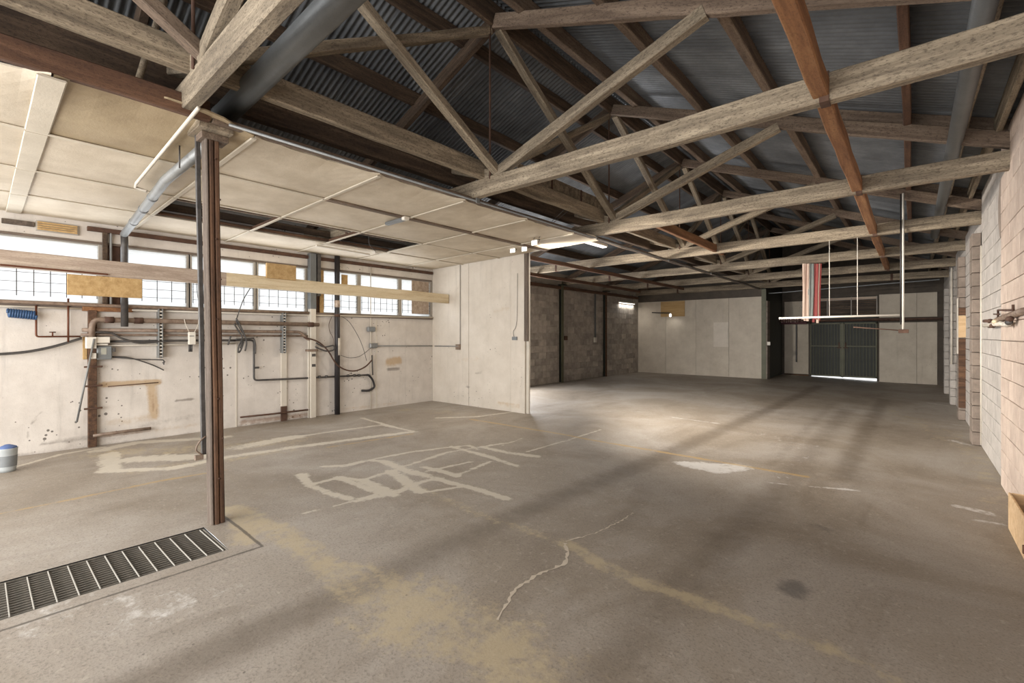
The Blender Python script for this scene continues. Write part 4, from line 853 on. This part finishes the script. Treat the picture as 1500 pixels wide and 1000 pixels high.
wpipe('cable', [(164, 522), (185, 523), (205, 528), (225, 535), (240, 542)], .009, 'dark_pipe', 'dark cable curving away from the grey switch box', XS, 0, 5, 'cable'); wpipe('conduit', [(164, 523), (200, 526), (240, 527), (240, 534)], .008, 'dark_pipe', 'thin conduit with a turned-down end beside the grey switch box', XS, .02, 0, 'conduit')
wpipe('cable', [(130, 487), (160, 487), (180, 496), (205, 502), (235, 500), (290, 498), (345, 499)], .014, 'dark_pipe', 'green-grey cable looping over the pipe stack', XS+.05, 0, 6, 'cable')
o = tube('leaning_rod', [onX(138, 496, XLW+.2), onX(112.5, 618, XLW+.12)], .011, 'galvanized'); tag(o, 'thin pale rod leaning down past the white boxes', 'rod')
def strut_rail(u, v0, v1, lab, mat='galvanized'):
    a_ = onX(u, v0, XLW+.11); b_ = onX(u, v1, XLW+.11); r = root('slotted_rail', (XLW+.1, b_.y, b_.z), lab, 'rail', 'slotted rails on the window wall')
    for d in (-.028, .016): box('rail_side', (XLW, b_.y+d, b_.z), (XLW+.12, b_.y+d+.012, a_.z), mat, r, .002)
    z = b_.z+.02
    while z < a_.z-.03: box('rung', (XLW+.105, b_.y-.018, z), (XLW+.11, b_.y+.018, z+.022), 'label_white', r, .001); z += .05
strut_rail(235.5, 452, 524, 'slotted metal rail crossing the pipe stack, beside the grey switch box'); strut_rail(416.5, 458, 517, 'slotted metal rail crossing the pipe stack, above the rusty patch board')
r = root('controller_box', onX(281, 503, XLW+.1), 'white hanging controller box with two short leads', 'box')
a_ = onX(276, 486, XS+.08); b_ = onX(286.5, 504.5, XS+.08); box('case', (XS+.04, a_.y, b_.z), (XS+.1, b_.y, a_.z), 'label_white', r, .008)
q = onX(281, 492, XS+.101); box('display', (XS+.1, q.y-.03, q.z-.005), (XS+.104, q.y+.03, q.z+.005), 'dark_pipe', r, .001)
for px in ([(277, 486), (272, 475), (270, 467)], [(285, 486), (290, 476), (291, 468)]): tube('wire', chain(XS+.09, px), .006, 'white_metal', r, 6, smooth=4)
for u in (277.5, 280.5): tube('lead', chain(XS+.07, [(u, 504), (u, 515)]), .014, 'dark_pipe', r, 8)
r = root('cable_bundle', onX(355, 495, XS+.1), 'tangle of dark cables and clips tied to the pipes right of the post', 'cables')
for px in ([(367, 421), (356, 440), (348, 463), (346, 470), (352, 482), (358, 492)], [(343, 474), (349, 484), (355, 494), (352, 510)], [(346, 466), (355, 483), (361, 500), (359, 514)], [(334, 505), (338, 492)], [(372, 496), (374, 505), (374, 518)], [(345, 497), (360, 496), (372, 495)], [(356, 495), (350, 506), (349, 516), (353, 512), (357, 500)]):
    tube('cable', chain(XS+.1, px), .013 if len(px) != 6 else .008, 'dark_pipe', r, 8, smooth=4)
o = wpipe('cable', [(288, 414), (289, 430), (293, 453)], .005, 'dark_pipe', 'thin black wire over the window beside the post', XLW+.04, 0, 4, 'cable', 6)
plate('pipe_clip', 371.5, 537, 379, 539.5, XS-.02, .03, 'dark_pipe', 'small dark clip right of the dropping conduit', 'clip')
# rusty patch board, white column, black pipe
r = root('patch_board', (XLW+.02, YU(416, XLW), zf), 'narrow stained board with rusty foot between the pipes and floor', 'board')
y0_, y1_ = YU(412, XLW+.03), YU(420.5, XLW+.03); box('board', (XLW, y0_, .4), (XLW+.03, y1_, 1.42), 'white_metal', r); box('foot', (XLW, y0_, zf), (XLW+.035, y1_, .4), 'rust_steel', r)
r = root('steel_upright', (XLW+.06, YU(460, XLW), zf), 'white painted steel upright with bolt holes beside the black pipe', 'column')
y0_, y1_ = YU(455.5, XLW+.12), YU(463.5, XLW+.12); zc_ = onX(460, 452, XLW+.12).z
box('lower_channel', (XLW, y0_, zf), (XLW+.11, y1_, zc_), 'white_metal', r); box('upper_channel', (XLW, y0_-.01, zc_), (XLW+.12, y1_, 3.18), 'duct_grey', r); box('side_channel', (XLW, y1_+.03, 2.4), (XLW+.1, y1_+.1, 3.18), 'dark_pipe', r)
for v in (520, 535): q = onX(460, v, XLW+.12); box('hole_cover', (XLW+.11, q.y-.035, q.z-.025), (XLW+.114, q.y+.035, q.z+.025), 'dark_pipe', r, .001)
for v in (475, 513): q = onX(460, v, XLW+.12); box('clamp', (XLW+.02, y0_-.06, q.z-.02), (XLW+.13, y1_+.03, q.z+.02), 'rusty_pipe', r)
o = wpipe('riser', [(452, 470), (452, 612)], .018, 'white_metal', 'slim pale riser at the side of the white upright')
r = root('soil_pipe', onX(494, 607, XLW+.08), 'black vertical pipe with a white sleeve standing on the floor', 'pipe')
tp_ = onX(494, 372, XLW+.09); bt_ = Vector((XLW+.09, tp_.y, zf)); tube('pipe', [tp_, bt_], .05, 'black_pipe', r, 16)
for v0, v1, m_ in ((495, 520, 'white_metal'), (440, 450, 'old_pine'), (460, 464, 'rust_steel')):
    za, zb = onX(494, v0, XLW+.09).z, onX(494, v1, XLW+.09).z; tube('sleeve', [(XLW+.09, tp_.y+(.012 if v0 == 495 else 0), za), (XLW+.09, tp_.y+(.012 if v0 == 495 else 0), zb)], .053, m_, r, 16)
wpipe('drain_line', [(537, 549), (540, 549), (546, 556), (549, 567), (540, 572), (530, 572)], .022, 'black_pipe', 'black pipe curling down to a capped end near the black vertical pipe', XS, .05)
for u, lb in ((468, 'first past the white upright'), (478, 'second past the white upright'), (510, 'first past the black pipe'), (519, 'second past the black pipe'), (526, 'last before the downturned end')): q = onX(u, 553-(u-440)*.04, XS); o = tube('pipe_clamp', [q-Vector((0, .02, 0)), q+Vector((0, .02, 0))], .028, 'dark_pipe', None, 8); tag(o, 'small clamp on the low dark conduit, '+lb, 'clamp', 'clamps on the low conduit')
wpipe('conduit', [(543, 385), (543, 600)], .009, 'white_metal', 'thin vertical conduit right of the black pipe, from ceiling to floor', XLW+.03, 0, 0, 'conduit')
wpipe('conduit', [(545, 520), (546, 549)], .012, 'dark_pipe', 'short dark conduit below the little boxes', XLW+.05, 0, 0, 'conduit')
wpipe('conduit', [(550, 506.5), (633, 506.5)], .012, 'galvanized', 'grey conduit running level into the corner of the partition', XLW+.04, 0, 0, 'conduit')
o = tube('conduit', [onY(637, 506.7, PY-.03), onY(671, 507, PY-.03)], .012, 'galvanized'); tag(o, 'short grey conduit on the partition leading to the outlet', 'conduit')
o = tube('conduit', [onY(674, 383, PY-.02), onY(674, 505, PY-.02)], .006, 'dark_pipe'); tag(o, 'thin dark vertical conduit on the partition', 'conduit')
a_ = onY(669, 504, PY); b_ = onY(675, 512, PY); o = box('outlet_box', (a_.x, PY-.04, b_.z), (b_.x, PY, a_.z), 'rusty_pipe'); tag(o, 'small outlet box on the partition under the vertical conduit', 'outlet')
a_ = onY(751, 493, PY); b_ = onY(758, 498, PY); r = root('wall_switch', ((a_.x+b_.x)/2, PY-.02, b_.z), 'small wall switch with hanging wire near the free edge of the partition', 'switch'); box('plate', (a_.x, PY-.03, b_.z), (b_.x, PY, a_.z), 'grey_box', r); tube('wire', [onY(753, 493, PY-.02), onY(752, 485, PY-.02), onY(757, 470, PY-.02), onY(758, 400, PY-.02)], .004, 'dark_pipe', r, 6, smooth=4)
for u, v, m_, lab in ((543.5, 482, 'grey_box', 'round grey fitting high on the thin conduit'), (547, 506, 'galvanized', 'cluster of small metal boxes where the conduits meet')):
    q = onX(u, v, XLW+.05); o = box('conduit_box', q+Vector((-.05, -.08, -.05)), q+Vector((.02, .1, .05)), m_, None, .02); tag(o, lab, 'box')
wpipe('hose', [(445, 494), (465, 500), (480, 513), (492, 532), (505, 541), (520, 543), (535, 537), (545, 527)], .014, 'rust_steel', 'dark red hose hanging in a loop across the black pipe', XS+.1, 0, 5, 'hose')
wpipe('cable', [(463, 502), (475, 508), (488, 506), (489, 512), (478, 514), (462, 508)], .014, 'dark_pipe', 'short dark cable knot between the white upright and the black pipe', XS+.1, 0, 5, 'cable')
wpipe('cable', [(500, 463), (512, 472), (525, 493), (532, 510), (537, 528)], .005, 'dark_pipe', 'thin wire arching right of the black pipe', XS+.04, 0, 5, 'cable', 6)
wpipe('cable', [(486, 464), (482, 474), (483, 485), (488, 495), (488, 505)], .005, 'rust_steel', 'thin wire arching left of the black pipe', XS+.04, 0, 5, 'cable', 6)
wpipe('cable', [(499, 520), (512, 524), (528, 521), (545, 508)], .005, 'dark_pipe', 'thin slack wire from the white sleeve to the small boxes', XS+.04, 0, 5, 'cable', 6)
wpipe('floor_pipe', [(136, 638), (180, 632), (221, 627)], .022, 'rusty_pipe', 'short rusty pipe low on the wall beside the brown stud'); wpipe('floor_pipe', [(352, 611), (400, 606), (458, 599)], .016, 'rust_steel', 'rusty pipe low on the wall across the patch board')
wpipe('wall_rod', [(158, 566), (232, 560)], .007, 'rust_steel', 'thin rusty bar over the brown stain')
# half seen bucket by the wall
q = onF(11, 690); r = root('plastic_bucket', (q.x, q.y, q.z), 'pale plastic bucket with a blue cloth at the foot of the window wall', 'bucket')
b2 = tubev([(0, 0, 0), (0, 0, .03), (0, 0, .25), (0, 0, .26)], [.065, .07, .082, .086], 20); put(bpy.data.objects.new('pail', mesh('pail', b2[0], b2[1], 'bucket_plastic', True)), T(*q), r)
b2 = tubev([(0, 0, .255), (0, 0, .275), (0, 0, .3)], [.078, .072, .02], 16); put(bpy.data.objects.new('cloth', mesh('cloth', b2[0], b2[1], 'cloth_blue', True)), T(*q), r); b2 = tubev([(0, 0, .06), (0, 0, .18)], [.0745, .0795], 20, cap=False); put(bpy.data.objects.new('label_band', mesh('label_band', b2[0], b2[1], 'grey_box', True)), T(*q), r)
# front wall behind the camera, switched off where the added fill light stands
if False: wf = struct(box('wall_front', (-9, -3.7, 3.4), (1, -3.55, 5.9), 'gable_board'))
